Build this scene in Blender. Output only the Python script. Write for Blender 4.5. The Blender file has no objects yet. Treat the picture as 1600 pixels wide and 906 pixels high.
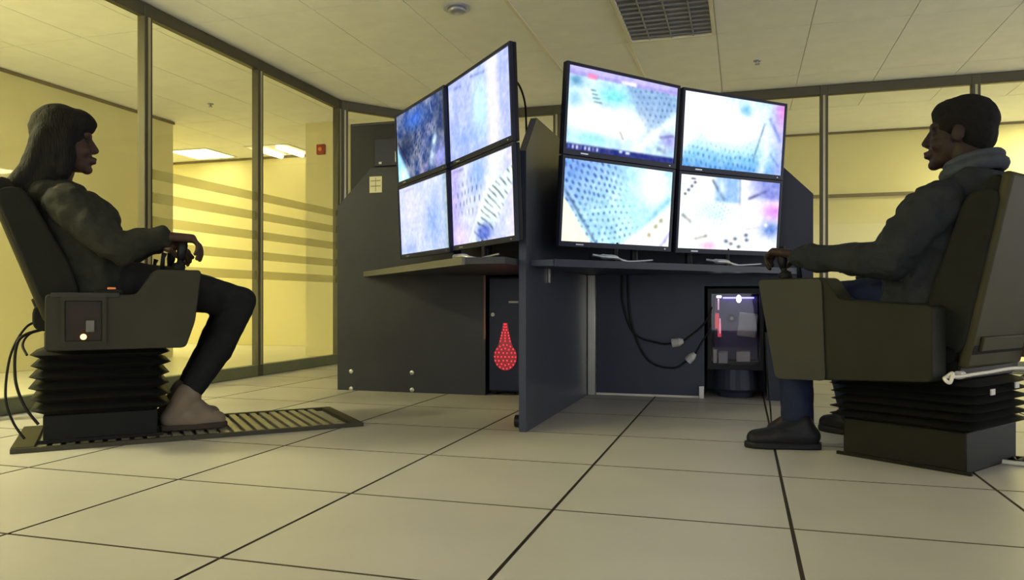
import bpy, math, random
import numpy as np
from mathutils import Vector, Matrix
random.seed(7)
rng = np.random.default_rng(11)
S = bpy.context.scene
COL = S.collection
PI = math.pi

# ------------------------------------------------------------------ camera, world, exposure
FPX, HY, CAMH = 1200.0, 469.0, 0.577          # focal length in px of a 1600 px frame, horizon row, eye height
cam = bpy.data.cameras.new('camera'); cam.sensor_width = 36.0; cam.lens = FPX / 1600 * 36
cam.shift_y = (HY - 453) / 1600; cam.clip_start = 0.05; cam.clip_end = 100
cam_o = bpy.data.objects.new('camera', cam); COL.objects.link(cam_o)
cam_o.location = (0, 0, CAMH); cam_o.rotation_euler = (PI / 2, 0, 0)
S.camera = cam_o
w = bpy.data.worlds.new('world'); S.world = w; w.use_nodes = True
w.node_tree.nodes['Background'].inputs[0].default_value = (0.96, 0.98, 1.0, 1)
w.node_tree.nodes['Background'].inputs[1].default_value = 3.1
S.view_settings.view_transform = 'Standard'; S.view_settings.look = 'None'
S.view_settings.exposure = 0.0; S.view_settings.gamma = 1.0; S.view_settings.use_curve_mapping = False
LAMP = 190.0                                    # corridor ceiling panels
LAMP_COL = (1.0, 0.955, 0.56)

# ------------------------------------------------------------------ frames of reference
DV = Vector((0.2873, 0.9578)); LV = Vector((0.9578, -0.2873))   # tile directions: v goes away, u goes right
GA = math.atan2(LV.y, LV.x)
def UV(u, v, z=0.0):
    return Vector((u * LV.x + v * DV.x, u * LV.y + v * DV.y, z))
def P(px, py, d):                              # a point seen at (px, py) of the photograph, d metres away
    return Vector(((px - 800) * d / FPX, d, CAMH + (HY - py) * d / FPX))
def toUV(p):
    return (p.x * LV.x + p.y * LV.y, p.x * DV.x + p.y * DV.y, p.z)

# ------------------------------------------------------------------ materials
def lin(c):
    return tuple(((x / 255) / 12.92 if x / 255 <= 0.04045 else ((x / 255 + 0.055) / 1.055) ** 2.4) for x in c)
MATS = {}
def mat(name, rgb, rough=0.6, metal=0.0, var=0.12, scale=8.0, bump=0.0, bscale=60.0, spec=0.5, emit=None, estr=0.0, stretch=None):
    m = bpy.data.materials.new(name); m.use_nodes = True
    nt = m.node_tree; b = nt.nodes['Principled BSDF']
    c = lin(rgb)
    if max(rgb) < 70 and spec == 0.5: spec = 0.14
    tc = nt.nodes.new('ShaderNodeTexCoord'); src = tc.outputs['Object']
    if stretch:
        mp = nt.nodes.new('ShaderNodeMapping'); mp.inputs['Scale'].default_value = stretch
        nt.links.new(src, mp.inputs[0]); src = mp.outputs[0]
    n = nt.nodes.new('ShaderNodeTexNoise'); n.inputs['Scale'].default_value = scale; n.inputs['Detail'].default_value = 5
    nt.links.new(src, n.inputs['Vector'])
    r = nt.nodes.new('ShaderNodeValToRGB'); r.color_ramp.elements[0].position = 0.3; r.color_ramp.elements[1].position = 0.7
    r.color_ramp.elements[0].color = (*[x * (1 - var) for x in c], 1); r.color_ramp.elements[1].color = (*[min(1, x * (1 + var)) for x in c], 1)
    nt.links.new(n.outputs['Fac'], r.inputs[0]); nt.links.new(r.outputs[0], b.inputs['Base Color'])
    b.inputs['Roughness'].default_value = rough; b.inputs['Metallic'].default_value = metal
    b.inputs['Specular IOR Level'].default_value = spec
    if bump:
        n2 = nt.nodes.new('ShaderNodeTexNoise'); n2.inputs['Scale'].default_value = bscale; n2.inputs['Detail'].default_value = 3
        nt.links.new(src, n2.inputs['Vector'])
        bp = nt.nodes.new('ShaderNodeBump'); bp.inputs['Strength'].default_value = bump; bp.inputs['Distance'].default_value = 0.01
        nt.links.new(n2.outputs['Fac'], bp.inputs['Height']); nt.links.new(bp.outputs[0], b.inputs['Normal'])
    if emit:
        b.inputs['Emission Color'].default_value = (*emit, 1); b.inputs['Emission Strength'].default_value = estr
    MATS[name] = m
    return m
mat('floor_gap', (80, 71, 56), 0.9)
mat('floor_tile', (172, 168, 162), 0.42, var=0.05, scale=3.0, bump=0.03, bscale=220, spec=0.45)
mat('corridor_floor', (205, 200, 178), 0.3, var=0.05)
mat('ceiling', (238, 238, 236), 0.9, var=0.03, bump=0.1, bscale=150)
mat('ceiling_bar', (225, 220, 205), 0.5, var=0.02)
mat('cream_wall', (214, 205, 152), 0.8, var=0.03, scale=2)
mat('wall_line', (120, 108, 78), 0.7)
mat('frame', (80, 76, 60), 0.45, metal=0.5, var=0.06)
mat('frame_cap', (176, 168, 138), 0.35, metal=0.6, var=0.04)
mat('sill', (112, 116, 92), 0.4, metal=0.3)
mat('panel', (48, 51, 66), 0.4, var=0.1, scale=5, bump=0.01, bscale=300, spec=0.2)  # blue glow of the screens put into the board colour
mat('panel_left', (44, 45, 52), 0.45, var=0.1, scale=5, bump=0.01, bscale=300, spec=0.2)
mat('panel_gloss', (58, 60, 72), 0.3, var=0.08, scale=5, spec=0.5)  # lighter, bluer base stands in for the pale glow on the divider
mat('panel_edge', (104, 100, 96), 0.5)
mat('red_lit_edge', (110, 62, 54), 0.5)  # red light from the computer's LEDs put into the edge colour
mat('desk', (88, 85, 77), 0.5, var=0.08)
mat('metal', (150, 148, 140), 0.35, metal=0.8)
mat('bolt', (170, 168, 160), 0.3, metal=0.7)
mat('black_plastic', (22, 22, 25), 0.4, var=0.1)
mat('bezel', (30, 33, 52), 0.3, var=0.08)  # navy flare around the screens put into the colour
mat('silver', (158, 160, 170), 0.3, metal=0.7)
mat('paper', (196, 192, 160), 0.8, var=0.05)
mat('rubber', (24, 24, 21), 0.6, var=0.15, bump=0.05)
mat('base_steel', (19, 19, 15), 0.5, metal=0.2, var=0.12)
mat('pod', (46, 44, 31), 0.5, var=0.1, scale=6, bump=0.02, bscale=200)
mat('pod_grey', (51, 50, 45), 0.55, var=0.1, scale=5)
mat('upholstery', (27, 27, 22), 0.85, var=0.15, bump=0.15, bscale=400)
mat('pod_dark', (28, 28, 20), 0.6, var=0.1)
mat('shell', (54, 50, 31), 0.6, var=0.08)
mat('brown_box', (96, 62, 52), 0.6)
mat('grille', (150, 148, 132), 0.4, metal=0.6)
mat('grille_frame', (60, 58, 46), 0.5, metal=0.3)
mat('jacket_w', (40, 40, 33), 0.85, var=0.2, scale=14, bump=0.2, bscale=90)
mat('jeans_dark', (28, 28, 28), 0.85, var=0.2, scale=20, bump=0.15, bscale=200)
mat('jacket_m', (35, 37, 39), 0.85, var=0.2, scale=14, bump=0.2, bscale=90)
mat('collar_m', (58, 62, 68), 0.85, var=0.2, scale=14, bump=0.2, bscale=90)
mat('jeans_blue', (26, 32, 52), 0.85, var=0.2, scale=20, bump=0.15, bscale=200)
mat('skin_w', (64, 47, 38), 0.55, var=0.08)
mat('skin_m', (44, 32, 28), 0.5, var=0.08)
mat('hair', (20, 18, 11), 0.7, var=0.35, scale=30, bump=0.6, bscale=25, stretch=(6, 6, 0.8))
mat('hair_short', (20, 18, 16), 0.85, var=0.3, scale=80, bump=0.5, bscale=260)
mat('eye', (40, 34, 30), 0.6)
mat('iris', (40, 26, 18), 0.2)
mat('boot', (112, 98, 80), 0.8, var=0.12, scale=12, bump=0.1)
mat('boot_sole', (62, 54, 44), 0.8)
mat('shoe', (24, 24, 27), 0.5)
mat('cable_dark', (30, 29, 24), 0.6)
mat('cable_white', (196, 190, 176), 0.5)
mat('louvre', (150, 152, 164), 0.35, metal=0.5)
mat('louvre_back', (118, 120, 134), 0.6)
mat('red_box', (150, 60, 30), 0.6)
mat('red_led', (120, 10, 14), 0.4, emit=(1.0, 0.03, 0.06), estr=1.5)
mat('red_glow', (120, 20, 24), 0.4, emit=(1.0, 0.08, 0.1), estr=0.7)
mat('red_dim', (70, 8, 12), 0.4, emit=(1.0, 0.02, 0.05), estr=0.16)
mat('white_led', (240, 235, 255), 0.4, emit=(0.85, 0.8, 1.0), estr=22.0)
mat('pink_led', (220, 160, 180), 0.4, emit=(1.0, 0.45, 0.6), estr=0.9)
mat('blue_led', (90, 90, 220), 0.4, emit=(0.28, 0.26, 1.0), estr=5.0)
mat('orange_led', (200, 110, 40), 0.4, emit=(1.0, 0.55, 0.2), estr=3.5)
mat('amber_button', (190, 96, 44), 0.4, emit=(1.0, 0.36, 0.08), estr=0.18)
mat('switch_grey', (84, 80, 72), 0.5)
mat('switch_box', (40, 33, 27), 0.5)
mat('component', (176, 172, 166), 0.5)
mat('board', (84, 74, 120), 0.5)
mat('lamp', (255, 245, 210), 0.5, emit=LAMP_COL, estr=LAMP)
mat('lamp_far', (255, 245, 210), 0.5, emit=LAMP_COL, estr=LAMP * 0.032)
mat('lamp_side', (255, 245, 210), 0.5, emit=LAMP_COL, estr=LAMP * 0.24)
def glass_mat(name, tint, refl):
    m = bpy.data.materials.new(name); m.use_nodes = True; nt = m.node_tree; nt.nodes.clear()
    o = nt.nodes.new('ShaderNodeOutputMaterial'); t = nt.nodes.new('ShaderNodeBsdfTransparent'); t.inputs[0].default_value = (*tint, 1)
    g = nt.nodes.new('ShaderNodeBsdfGlossy'); g.inputs['Roughness'].default_value = 0.02
    lw = nt.nodes.new('ShaderNodeLayerWeight'); lw.inputs[0].default_value = 0.5
    pw_ = nt.nodes.new('ShaderNodeMath'); pw_.operation = 'POWER'; nt.links.new(lw.outputs['Facing'], pw_.inputs[0]); pw_.inputs[1].default_value = 4.0
    f = nt.nodes.new('ShaderNodeMath'); f.operation = 'MULTIPLY_ADD'; nt.links.new(pw_.outputs[0], f.inputs[0]); f.inputs[1].default_value = 0.5 * refl; f.inputs[2].default_value = 0.02 * refl
    mx = nt.nodes.new('ShaderNodeMixShader'); nt.links.new(f.outputs[0], mx.inputs[0]); nt.links.new(t.outputs[0], mx.inputs[1]); nt.links.new(g.outputs[0], mx.inputs[2])
    nt.links.new(mx.outputs[0], o.inputs[0]); MATS[name] = m
glass_mat('glass', (0.98, 0.98, 0.95), 0.7)
glass_mat('pc_glass', (0.8, 0.8, 0.85), 1.0)
def film_mat():
    m = bpy.data.materials.new('film'); m.use_nodes = True; nt = m.node_tree; nt.nodes.clear()
    o = nt.nodes.new('ShaderNodeOutputMaterial'); t = nt.nodes.new('ShaderNodeBsdfTransparent'); t.inputs[0].default_value = (0.80, 0.785, 0.70, 1)
    d = nt.nodes.new('ShaderNodeBsdfTranslucent'); d.inputs[0].default_value = (0.5, 0.5, 0.45, 1)
    n = nt.nodes.new('ShaderNodeTexNoise'); n.inputs['Scale'].default_value = 3
    mp = nt.nodes.new('ShaderNodeMapRange'); mp.inputs[3].default_value = 0.12; mp.inputs[4].default_value = 0.2
    nt.links.new(n.outputs['Fac'], mp.inputs[0])
    mx = nt.nodes.new('ShaderNodeMixShader'); nt.links.new(mp.outputs[0], mx.inputs[0]); nt.links.new(t.outputs[0], mx.inputs[1]); nt.links.new(d.outputs[0], mx.inputs[2])
    nt.links.new(mx.outputs[0], o.inputs[0]); MATS['film'] = m
film_mat()
def screen_mat():
    m = bpy.data.materials.new('screen'); m.use_nodes = True; nt = m.node_tree; nt.nodes.clear()
    o = nt.nodes.new('ShaderNodeOutputMaterial'); a = nt.nodes.new('ShaderNodeAttribute'); a.attribute_name = 'picture'
    e = nt.nodes.new('ShaderNodeEmission'); e.inputs[1].default_value = 1.25
    nt.links.new(a.outputs['Color'], e.inputs[0]); nt.links.new(e.outputs[0], o.inputs[0]); MATS['screen'] = m
screen_mat()

# ------------------------------------------------------------------ mesh helpers
class MB:
    def __init__(s): s.v = []; s.f = []
    def add(s, vs, fs):
        k = len(s.v); s.v += [tuple(x) for x in vs]; s.f += [tuple(i + k for i in f) for f in fs]; return s
    def box(s, a, b, R=None, c=None):
        x0, y0, z0 = a; x1, y1, z1 = b
        vs = [Vector(q) for q in ((x0,y0,z0),(x1,y0,z0),(x1,y1,z0),(x0,y1,z0),(x0,y0,z1),(x1,y0,z1),(x1,y1,z1),(x0,y1,z1))]
        if R is not None:
            c = Vector(c) if c is not None else sum(vs, Vector()) / 8
            vs = [c + R @ (q - c) for q in vs]
        return s.add(vs, [(0,3,2,1),(4,5,6,7),(0,1,5,4),(1,2,6,5),(2,3,7,6),(3,0,4,7)])
    def prism(s, pts, f0, f1):                  # pts 2-D polygon; f0 / f1 map a 2-D point to the two end caps
        n = len(pts); vs = [f0(*p) for p in pts] + [f1(*p) for p in pts]
        return s.add(vs, [tuple(range(n))[::-1], tuple(range(n, 2*n))] + [(i, (i+1) % n, n+(i+1) % n, n+i) for i in range(n)])
    def ring_tube(s, path, rads, n=10, cap=True):
        path = [Vector(p) for p in path]; m = len(path)
        t = (path[1] - path[0]).normalized(); ref = Vector((0,0,1)) if abs(t.z) < 0.9 else Vector((1,0,0))
        nx = t.cross(ref).normalized(); vs = []
        for i, p in enumerate(path):
            t2 = (path[min(i+1, m-1)] - path[max(i-1, 0)]).normalized()
            nx = (nx - t2 * nx.dot(t2)).normalized(); ny = t2.cross(nx)
            r = rads[i] if isinstance(rads, (list, tuple)) else rads
            vs += [p + (nx * math.cos(2*PI*k/n) + ny * math.sin(2*PI*k/n)) * r for k in range(n)]
        fs = [(i*n+k, i*n+(k+1) % n, (i+1)*n+(k+1) % n, (i+1)*n+k) for i in range(m-1) for k in range(n)]
        if cap: fs += [tuple(range(n))[::-1], tuple(range((m-1)*n, m*n))]
        return s.add(vs, fs)
    def capsule(s, a, b, ra, rb, n=16, h=5):
        a = Vector(a); b = Vector(b); t = (b - a).normalized() if (b - a).length > 1e-6 else Vector((0,0,1))
        path = []; rr = []
        for k in range(h, 0, -1):
            q = k / h * PI / 2 * 0.98; path.append(a - t * ra * math.sin(q)); rr.append(ra * math.cos(q))
        path.append(a); rr.append(ra); path.append(b); rr.append(rb)
        for k in range(1, h + 1):
            q = k / h * PI / 2 * 0.98; path.append(b + t * rb * math.sin(q)); rr.append(rb * math.cos(q))
        return s.ring_tube(path, rr, n)
    def ell(s, c, r, R=None, nu=18, nv=12):
        c = Vector(c); vs = []; R = R or Matrix.Identity(3)
        for j in range(nv + 1):
            th = PI * j / nv
            th = min(max(th, 0.02), PI - 0.02)
            for i in range(nu):
                ph = 2 * PI * i / nu
                vs.append(c + R @ Vector((r[0]*math.sin(th)*math.cos(ph), r[1]*math.sin(th)*math.sin(ph), r[2]*math.cos(th))))
        fs = [(j*nu+i, (j+1)*nu+i, (j+1)*nu+(i+1) % nu, j*nu+(i+1) % nu) for j in range(nv) for i in range(nu)]
        fs += [tuple(range(nu)), tuple(range(nv*nu, nv*nu+nu))[::-1]]
        return s.add(vs, fs)
    def mesh(s, name):
        me = bpy.data.meshes.new(name); me.from_pydata(s.v, [], s.f); me.update(); return me

def smooth_path(pts, n=8):                      # Catmull-Rom
    pts = [Vector(p) for p in pts]; q = [pts[0]] + pts + [pts[-1]]; out = []
    for i in range(1, len(q) - 2):
        for k in range(n):
            t = k / n; a, b, c, d = q[i-1], q[i], q[i+1], q[i+2]
            out.append(0.5 * ((2*b) + (c-a)*t + (2*a-5*b+4*c-d)*t*t + (3*b-a-3*c+d)*t**3))
    return out + [pts[-1]]

OFF = {}
def tag(o, label=None, cat=None, group=None, kind=None):
    if label: o['label'] = label
    if cat: o['category'] = cat
    if group: o['group'] = group
    if kind: o['kind'] = kind
    return o
def root(name, label, cat, loc, rotz=0.0, group=None, kind=None):
    o = bpy.data.objects.new(name, None); COL.objects.link(o); o.empty_display_size = 0.1
    o.location = loc; o.rotation_euler = (0, 0, rotz)
    return tag(o, label, cat, group, kind)
def uvroot(name, label, cat, u, v, z=0.0, group=None, kind=None):   # children are given in (u, v, z)
    o = root(name, label, cat, UV(u, v, z), GA, group, kind); OFF[o.name] = Vector((u, v, z)); return o
def obj(name, mb, m, parent=None, smooth=False, bevel=0.0, seg=2, auto=None):
    me = mb if isinstance(mb, bpy.types.Mesh) else mb.mesh(name)
    base = parent
    off = None
    while base is not None:
        if base.name in OFF: off = OFF[base.name]
        base = base.parent
    if off is not None and not isinstance(mb, bpy.types.Mesh):
        me.transform(Matrix.Translation(-off))
    if not me.materials: me.materials.append(MATS[m])
    o = bpy.data.objects.new(name, me); COL.objects.link(o)
    if parent: o.parent = parent
    if smooth: me.polygons.foreach_set('use_smooth', [True] * len(me.polygons))
    if bevel:
        md = o.modifiers.new('bevel', 'BEVEL'); md.width = bevel; md.segments = seg; md.limit_method = 'ANGLE'
        if smooth or seg > 1:
            me.polygons.foreach_set('use_smooth', [True] * len(me.polygons))
            try: me.set_sharp_from_angle(angle=math.radians(35))
            except Exception: pass
    return o
def share(name, me, parent, loc, rotz=0.0):     # another piece with the same mesh
    o = bpy.data.objects.new(name, me); COL.objects.link(o); o.parent = parent; o.location = loc; o.rotation_euler = (0, 0, rotz)
    return o
def remeshed(name, mb, voxel, m, parent, it=4, fac=0.6, disp=None):
    me = mb.mesh(name); o = bpy.data.objects.new(name, me); COL.objects.link(o)
    r = o.modifiers.new('r', 'REMESH'); r.mode = 'VOXEL'; r.voxel_size = voxel
    s = o.modifiers.new('s', 'SMOOTH'); s.iterations = it; s.factor = fac
    if disp:
        t = bpy.data.textures.new(name + '_folds', 'CLOUDS'); t.noise_scale = disp[0]; t.noise_depth = 1
        d = o.modifiers.new('d', 'DISPLACE'); d.texture = t; d.strength = disp[1]; d.mid_level = 0.5
        d.texture_coords = 'LOCAL'
    dg = bpy.context.evaluated_depsgraph_get(); ev = o.evaluated_get(dg)
    me2 = bpy.data.meshes.new_from_object(ev)
    bpy.data.objects.remove(o); bpy.data.meshes.remove(me)
    me2.name = name
    me2.materials.clear(); me2.materials.append(MATS[m])
    me2.polygons.foreach_set('use_smooth', [True] * len(me2.polygons))
    q = bpy.data.objects.new(name, me2); COL.objects.link(q)
    if parent:
        q.parent = parent; q.matrix_parent_inverse = parent.matrix_basis.inverted()
    return q

# ------------------------------------------------------------------ the room
HC = 2.42
UL, VB = -3.56, 7.09                           # left glass wall, back glass wall
C1 = (-3.56, 6.33); C2 = (-2.98, 7.09)         # the chamfered corner
TU, TV0, TPV = 0.62, 2.06, 0.60
fl = tag(obj('floor', MB().box((-12, -6, -0.30), (9, 10.5, -0.006)), 'floor_gap'), 'pale raised access floor of large square tiles', 'floor', kind='structure')
fl.rotation_euler = (0, 0, GA)
tile_me = MB().box((-TU/2 + 0.005, -TPV/2 + 0.0045, -0.03), (TU/2 - 0.005, TPV/2 - 0.0045, 0.0)).mesh('floor_tile'); tile_me.materials.append(MATS['floor_tile']); tile_me.materials.append(MATS['floor_gap'])
for pg in tile_me.polygons:
    pg.material_index = 0 if pg.normal.z > 0.9 else 1      # dark edge trim round each tile
for i in range(-5, 8):
    for j in range(-4, 9):
        uc = -0.5 + TU * (i + 0.5); vc = TV0 + TPV * (j + 0.5)
        if uc < UL + 0.2 or vc > VB - 0.05: continue
        share('floor_tile', tile_me, fl, (uc, vc, 0))
# floor strips against the glass and beyond it
cf = tag(obj('floor', MB().box((-12, -6, -0.02), (UL - 0.02, 10.5, -0.002)).box((UL + 0.02, VB - 0.02, -0.02), (9, 10.5, -0.002)), 'corridor_floor'), 'plain pale corridor floor outside the glass walls', 'floor', kind='structure')
cf.rotation_euler = (0, 0, GA)

ce = tag(obj('ceiling', MB().box((-12, -6, HC + 0.012), (9, 10.5, HC + 0.25)), 'ceiling_bar'), 'suspended ceiling of large off-white panels', 'ceiling', kind='structure')
ce.rotation_euler = (0, 0, GA)
CU, CV = 0.61, 1.2
pan_me = MB().box((-CU/2 + 0.0025, -CV/2 + 0.003, HC), (CU/2 - 0.0025, CV/2 - 0.003, HC + 0.02)).mesh('ceiling_panel'); pan_me.materials.append(MATS['ceiling'])
bar_me = MB().box((-0.012, -CV/2, HC - 0.004), (0.012, CV/2, HC + 0.013)).mesh('grid_bar'); bar_me.materials.append(MATS['ceiling_bar'])
LIGHT_CELLS = {(0, 0), (-8, 3), (-10, 3)}
for i in range(-12, 9):
    for j in range(-3, 3):
        uc = -0.78 + CU * (i + 0.5); vc = 5.5 - CV + CV * (j + 0.5)
        if (i, j) == (0, 0): continue
        share('ceiling_panel', pan_me, ce, (uc, vc, 0))
        if i in (-1, 0): share('grid_bar', bar_me, ce, (uc - CU/2, vc, 0))
ce2 = tag(obj('ceiling', MB().box((-12, 5.5 + 2*CV, HC - 0.001), (9, 10.5, HC + 0.02)).box((-12, -6, HC - 0.001), (9, 5.5 - 4*CV, HC + 0.02)).box((-12, 5.5 - 4*CV, HC - 0.001), (-0.78 - 12*CU, 5.5 + 2*CV, HC + 0.02)).box((-0.78 + 9*CU, 5.5 - 4*CV, HC - 0.001), (9, 5.5 + 2*CV, HC + 0.02)), 'ceiling'), 'plain outer ceiling of the corridor', 'ceiling', kind='structure')
ce2.rotation_euler = (0, 0, GA)

# glazed walls --------------------------------------------------------------------------------
def glazed(name, label, a, b, stops, bands=()):
    """frame from a to b in (u, v); stops = distances of the mullions along the wall"""
    a = Vector((*a, 0)); b = Vector((*b, 0)); L = (b - a).length; t = (b - a) / L
    ang = math.atan2(t.y, t.x)
    w_ = root(name, label, 'wall', UV(a.x, a.y), GA + ang, kind='structure')
    D = 0.026
    obj('top_rail', MB().box((0, -D, HC - 0.085), (L, D, HC - 0.002)), 'frame', w_, bevel=0.004, seg=1)
    obj('bottom_rail', MB().box((0, -D, 0.0), (L, D, 0.085)), 'sill', w_, bevel=0.004, seg=1)
    for s in stops:
        mu = obj('mullion', MB().box((s - 0.033, -D - 0.004, 0.0), (s + 0.033, D + 0.004, HC - 0.003)), 'frame', w_, bevel=0.004, seg=1)
        obj('cover_strip', MB().box((s - 0.009, -D - 0.010, 0.086), (s + 0.009, -D - 0.003, HC - 0.09)), 'frame_cap', mu)
    for k, (s0, s1) in enumerate(zip(stops[:-1], stops[1:])):
        g = obj('glass_pane', MB().box((s0 + 0.03, -0.005, 0.08), (s1 - 0.03, 0.005, HC - 0.08)), 'glass', w_)
        if k in bands:
            for z0 in (0.737, 0.885, 1.041, 1.191, 1.338):
                obj('frosted_band', MB().box((s0 + 0.034, -0.0075, z0), (s1 - 0.034, -0.0055, z0 + 0.064)), 'film', g)
    return w_
glazed('wall_left', 'dark framed glass partition on the left with frosted stripes', (UL, -4.6), C1, [0.04, 1.33, 2.53, 3.72, 4.92, 6.12, 7.31, 8.52, 9.68, 10.89][0:], bands=(7, 8))
Lc = math.hypot(C2[0]-C1[0], C2[1]-C1[1])
glazed('wall_corner', 'short angled glass partition in the far corner', C1, C2, [0.04, Lc - 0.03])
glazed('wall_back', 'dark framed glass partition behind the screens', C2, (5.4, VB), [0.05, 1.30, 2.48, 3.65, 4.80, 5.96, 7.13, 8.33])
# corridor walls -----------------------------------------------------------------------------
def wallbox(name, label, a, b, m='cream_wall'):
    o = tag(obj(name, MB().box(a, b), m), label, 'wall', kind='structure'); o.rotation_euler = (0, 0, GA); return o
ws = wallbox('wall_corridor', 'cream corridor wall beyond the left glass', (-5.78, -6, 0), (-5.63, 6.59, HC))
obj('cornice', MB().box((-5.635, -6, HC - 0.03), (-5.615, 6.60, HC - 0.004)), 'wall_line', ws)
wf = wallbox('wall_far', 'bright cream far wall behind the frosted stripes', (-9.5, 8.55, 0), (-3.35, 8.70, HC))
obj('cornice', MB().box((-9.5, 8.535, HC - 0.03), (-3.35, 8.552, HC - 0.004)), 'wall_line', wf)
obj('skirting', MB().box((-9.5, 8.535, 0), (-3.35, 8.552, 0.10)), 'cream_wall', wf)
wo = wallbox('wall_outer', 'cream corridor wall beyond the back glass', (-3.35, 9.08, 0), (7.5, 9.2, HC))
obj('cornice', MB().box((-3.35, 9.065, HC - 0.025), (7.5, 9.082, HC - 0.004)), 'wall_line', wo)
obj('trunking', MB().box((0.2, 9.05, 1.70), (1.75, 9.082, 1.735)), 'wall_line', wo)
wallbox('wall_end', 'cream end wall of the left corridor', (-9.6, 6.4, 0), (-9.45, 8.7, HC))
wallbox('wall_side', 'cream wall closing the left corridor opening', (-9.5, 6.47, 0), (-5.78, 6.59, HC))

# ------------------------------------------------------------------ ceiling fittings
def lamp_panel(u, v, label, su=0.6, sv=0.6, tubes=False, lm='lamp'):
    r = uvroot('ceiling_light', label, 'ceiling light', u, v, HC)
    f = MB(); t = 0.025
    for a, b in (((u-su/2, v-sv/2, HC-0.012), (u-su/2+t, v+sv/2, HC-0.001)), ((u+su/2-t, v-sv/2, HC-0.012), (u+su/2, v+sv/2, HC-0.001)),
                 ((u-su/2+t, v-sv/2, HC-0.012), (u+su/2-t, v-sv/2+t, HC-0.001)), ((u-su/2+t, v+sv/2-t, HC-0.012), (u+su/2-t, v+sv/2, HC-0.001))): f.box(a, b)
    obj('frame', f, 'ceiling_bar', r)
    if tubes:
        obj('tray', MB().box((u-su/2+t, v-sv/2+t, HC-0.004), (u+su/2-t, v+sv/2-t, HC-0.001)), 'ceiling_bar', r)
        for k in (-1, 1):
            obj('tube', MB().ring_tube([(u+k*0.15, v-sv/2+0.03, HC-0.03), (u+k*0.15, v+sv/2-0.03, HC-0.03)], 0.028, 10), lm, r, smooth=True)
    else:
        obj('diffuser', MB().box((u-su/2+t, v-sv/2+t, HC-0.009), (u+su/2-t, v+sv/2-t, HC-0.001)), lm, r)
lamp_panel(-6.50, 8.12, 'lit square ceiling panel in the left corridor beside the wall end', lm='lamp_far')
lamp_panel(-5.42, 8.18, 'lit twin tube ceiling light near the far wall and red box', tubes=True, lm='lamp_far')
lamp_panel(-4.60, 1.6, 'unseen ceiling panel added to light the middle of the left corridor')  # added lamp out of view, sends light through the left glass
lamp_panel(-4.60, -1.2, 'unseen ceiling panel added to light the near end of the left corridor')  # second added corridor lamp, also out of view
lamp_panel(-3.05, 8.25, 'unseen ceiling panel added behind the left screens', lm='lamp_far')  # added lamp, kept out of sight by the monitors
lamp_panel(3.35, 8.25, 'lit ceiling panel of the back corridor at far right', 1.2, 0.6, lm='lamp_side')
lamp_panel(-7.4, 7.35, 'unseen ceiling panel added behind the left corridor wall to brighten the far wall', lm='lamp_side')  # added unseen lamp, evens out the light on the far wall
lamp_panel(-8.6, 7.35, 'unseen ceiling panel added at the far end behind the left corridor wall', lm='lamp_side')  # another unseen lamp added for the far wall
# unlit louvred light in the room
r = uvroot('ceiling_light', 'unlit grey louvred ceiling light above the screens', 'ceiling light', -0.475, 4.9, HC)
u0, u1, v0, v1 = -0.775, -0.175, 4.305, 5.495
f = MB()
for a, b in (((u0, v0, HC-0.012), (u0+0.025, v1, HC+0.011)), ((u1-0.025, v0, HC-0.012), (u1, v1, HC+0.011)), ((u0+0.025, v0, HC-0.012), (u1-0.025, v0+0.025, HC+0.011)), ((u0+0.025, v1-0.025, HC-0.012), (u1-0.025, v1, HC+0.011))): f.box(a, b)
obj('frame', f, 'ceiling_bar', r)
obj('reflector', MB().box((u0+0.025, v0+0.025, HC+0.004), (u1-0.025, v1-0.025, HC+0.011)), 'louvre_back', r)
ls = MB().box((-0.004, -0.57, -0.008), (0.004, 0.57, 0.003)).mesh('long_slat'); ls.materials.append(MATS['louvre'])
cs = MB().box((-0.275, -0.004, -0.008), (0.275, 0.004, 0.003)).mesh('cross_slat'); cs.materials.append(MATS['louvre'])
for k in range(1, 4): share('long_slat', ls, r, (u0 + 0.15*k - (-0.475), 0, 0))
for k in range(1, 15): share('cross_slat', cs, r, (0, v0 + 0.0793*k - 4.9, 0))
c = uvroot('smoke_detector', 'round grey smoke detector on the ceiling', 'detector', -1.72, 4.53, HC)
def lathe(prof, cen, n=20):
    m = MB(); return m.ring_tube([(cen[0], cen[1], z) for _, z in prof], [q for q, _ in prof], n)
obj('base', lathe([(0.085, HC), (0.085, HC-0.012)], (-1.72, 4.53)), 'louvre', c, smooth=False)
obj('sensor_cap', lathe([(0.06, HC-0.012), (0.055, HC-0.03), (0.03, HC-0.04)], (-1.72, 4.53)), 'louvre', c, smooth=True)
for (u, v, lb) in ((0.11, 6.2, 'small ceiling sprinkler above the right screens'), (-4.78, 6.09, 'small ceiling sprinkler in the left corridor')):
    c = uvroot('sprinkler', lb, 'sprinkler', u, v, HC)
    obj('plate', lathe([(0.03, HC), (0.028, HC-0.006)], (u, v), 14), 'louvre', c)
    obj('nozzle', lathe([(0.010, HC-0.006), (0.010, HC-0.025), (0.02, HC-0.027), (0.02, HC-0.03)], (u, v), 10), 'louvre', c)
wp = wallbox('wall_pillar', 'cream square pillar outside the glass beside the far wall', (-4.36, 7.05, 0), (-3.98, 7.42, HC))
q = P(503, 234, 8.0); kk = 7.05 / toUV(Vector((q.x, q.y, 0)))[1]; u, z = toUV(q)[0]*kk, CAMH + (q.z - CAMH)*kk
c = uvroot('alarm_box', 'small red alarm box on the cream pillar outside the glass', 'alarm', u, 7.03, z - 0.05)
obj('housing', MB().box((u-0.045, 7.012, z-0.052), (u+0.045, 7.049, z+0.052)), 'red_box', c, bevel=0.006)
obj('button', MB().ring_tube([(u, 7.014, z), (u, 7.005, z)], 0.020, 12), 'amber_button', c)

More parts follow.
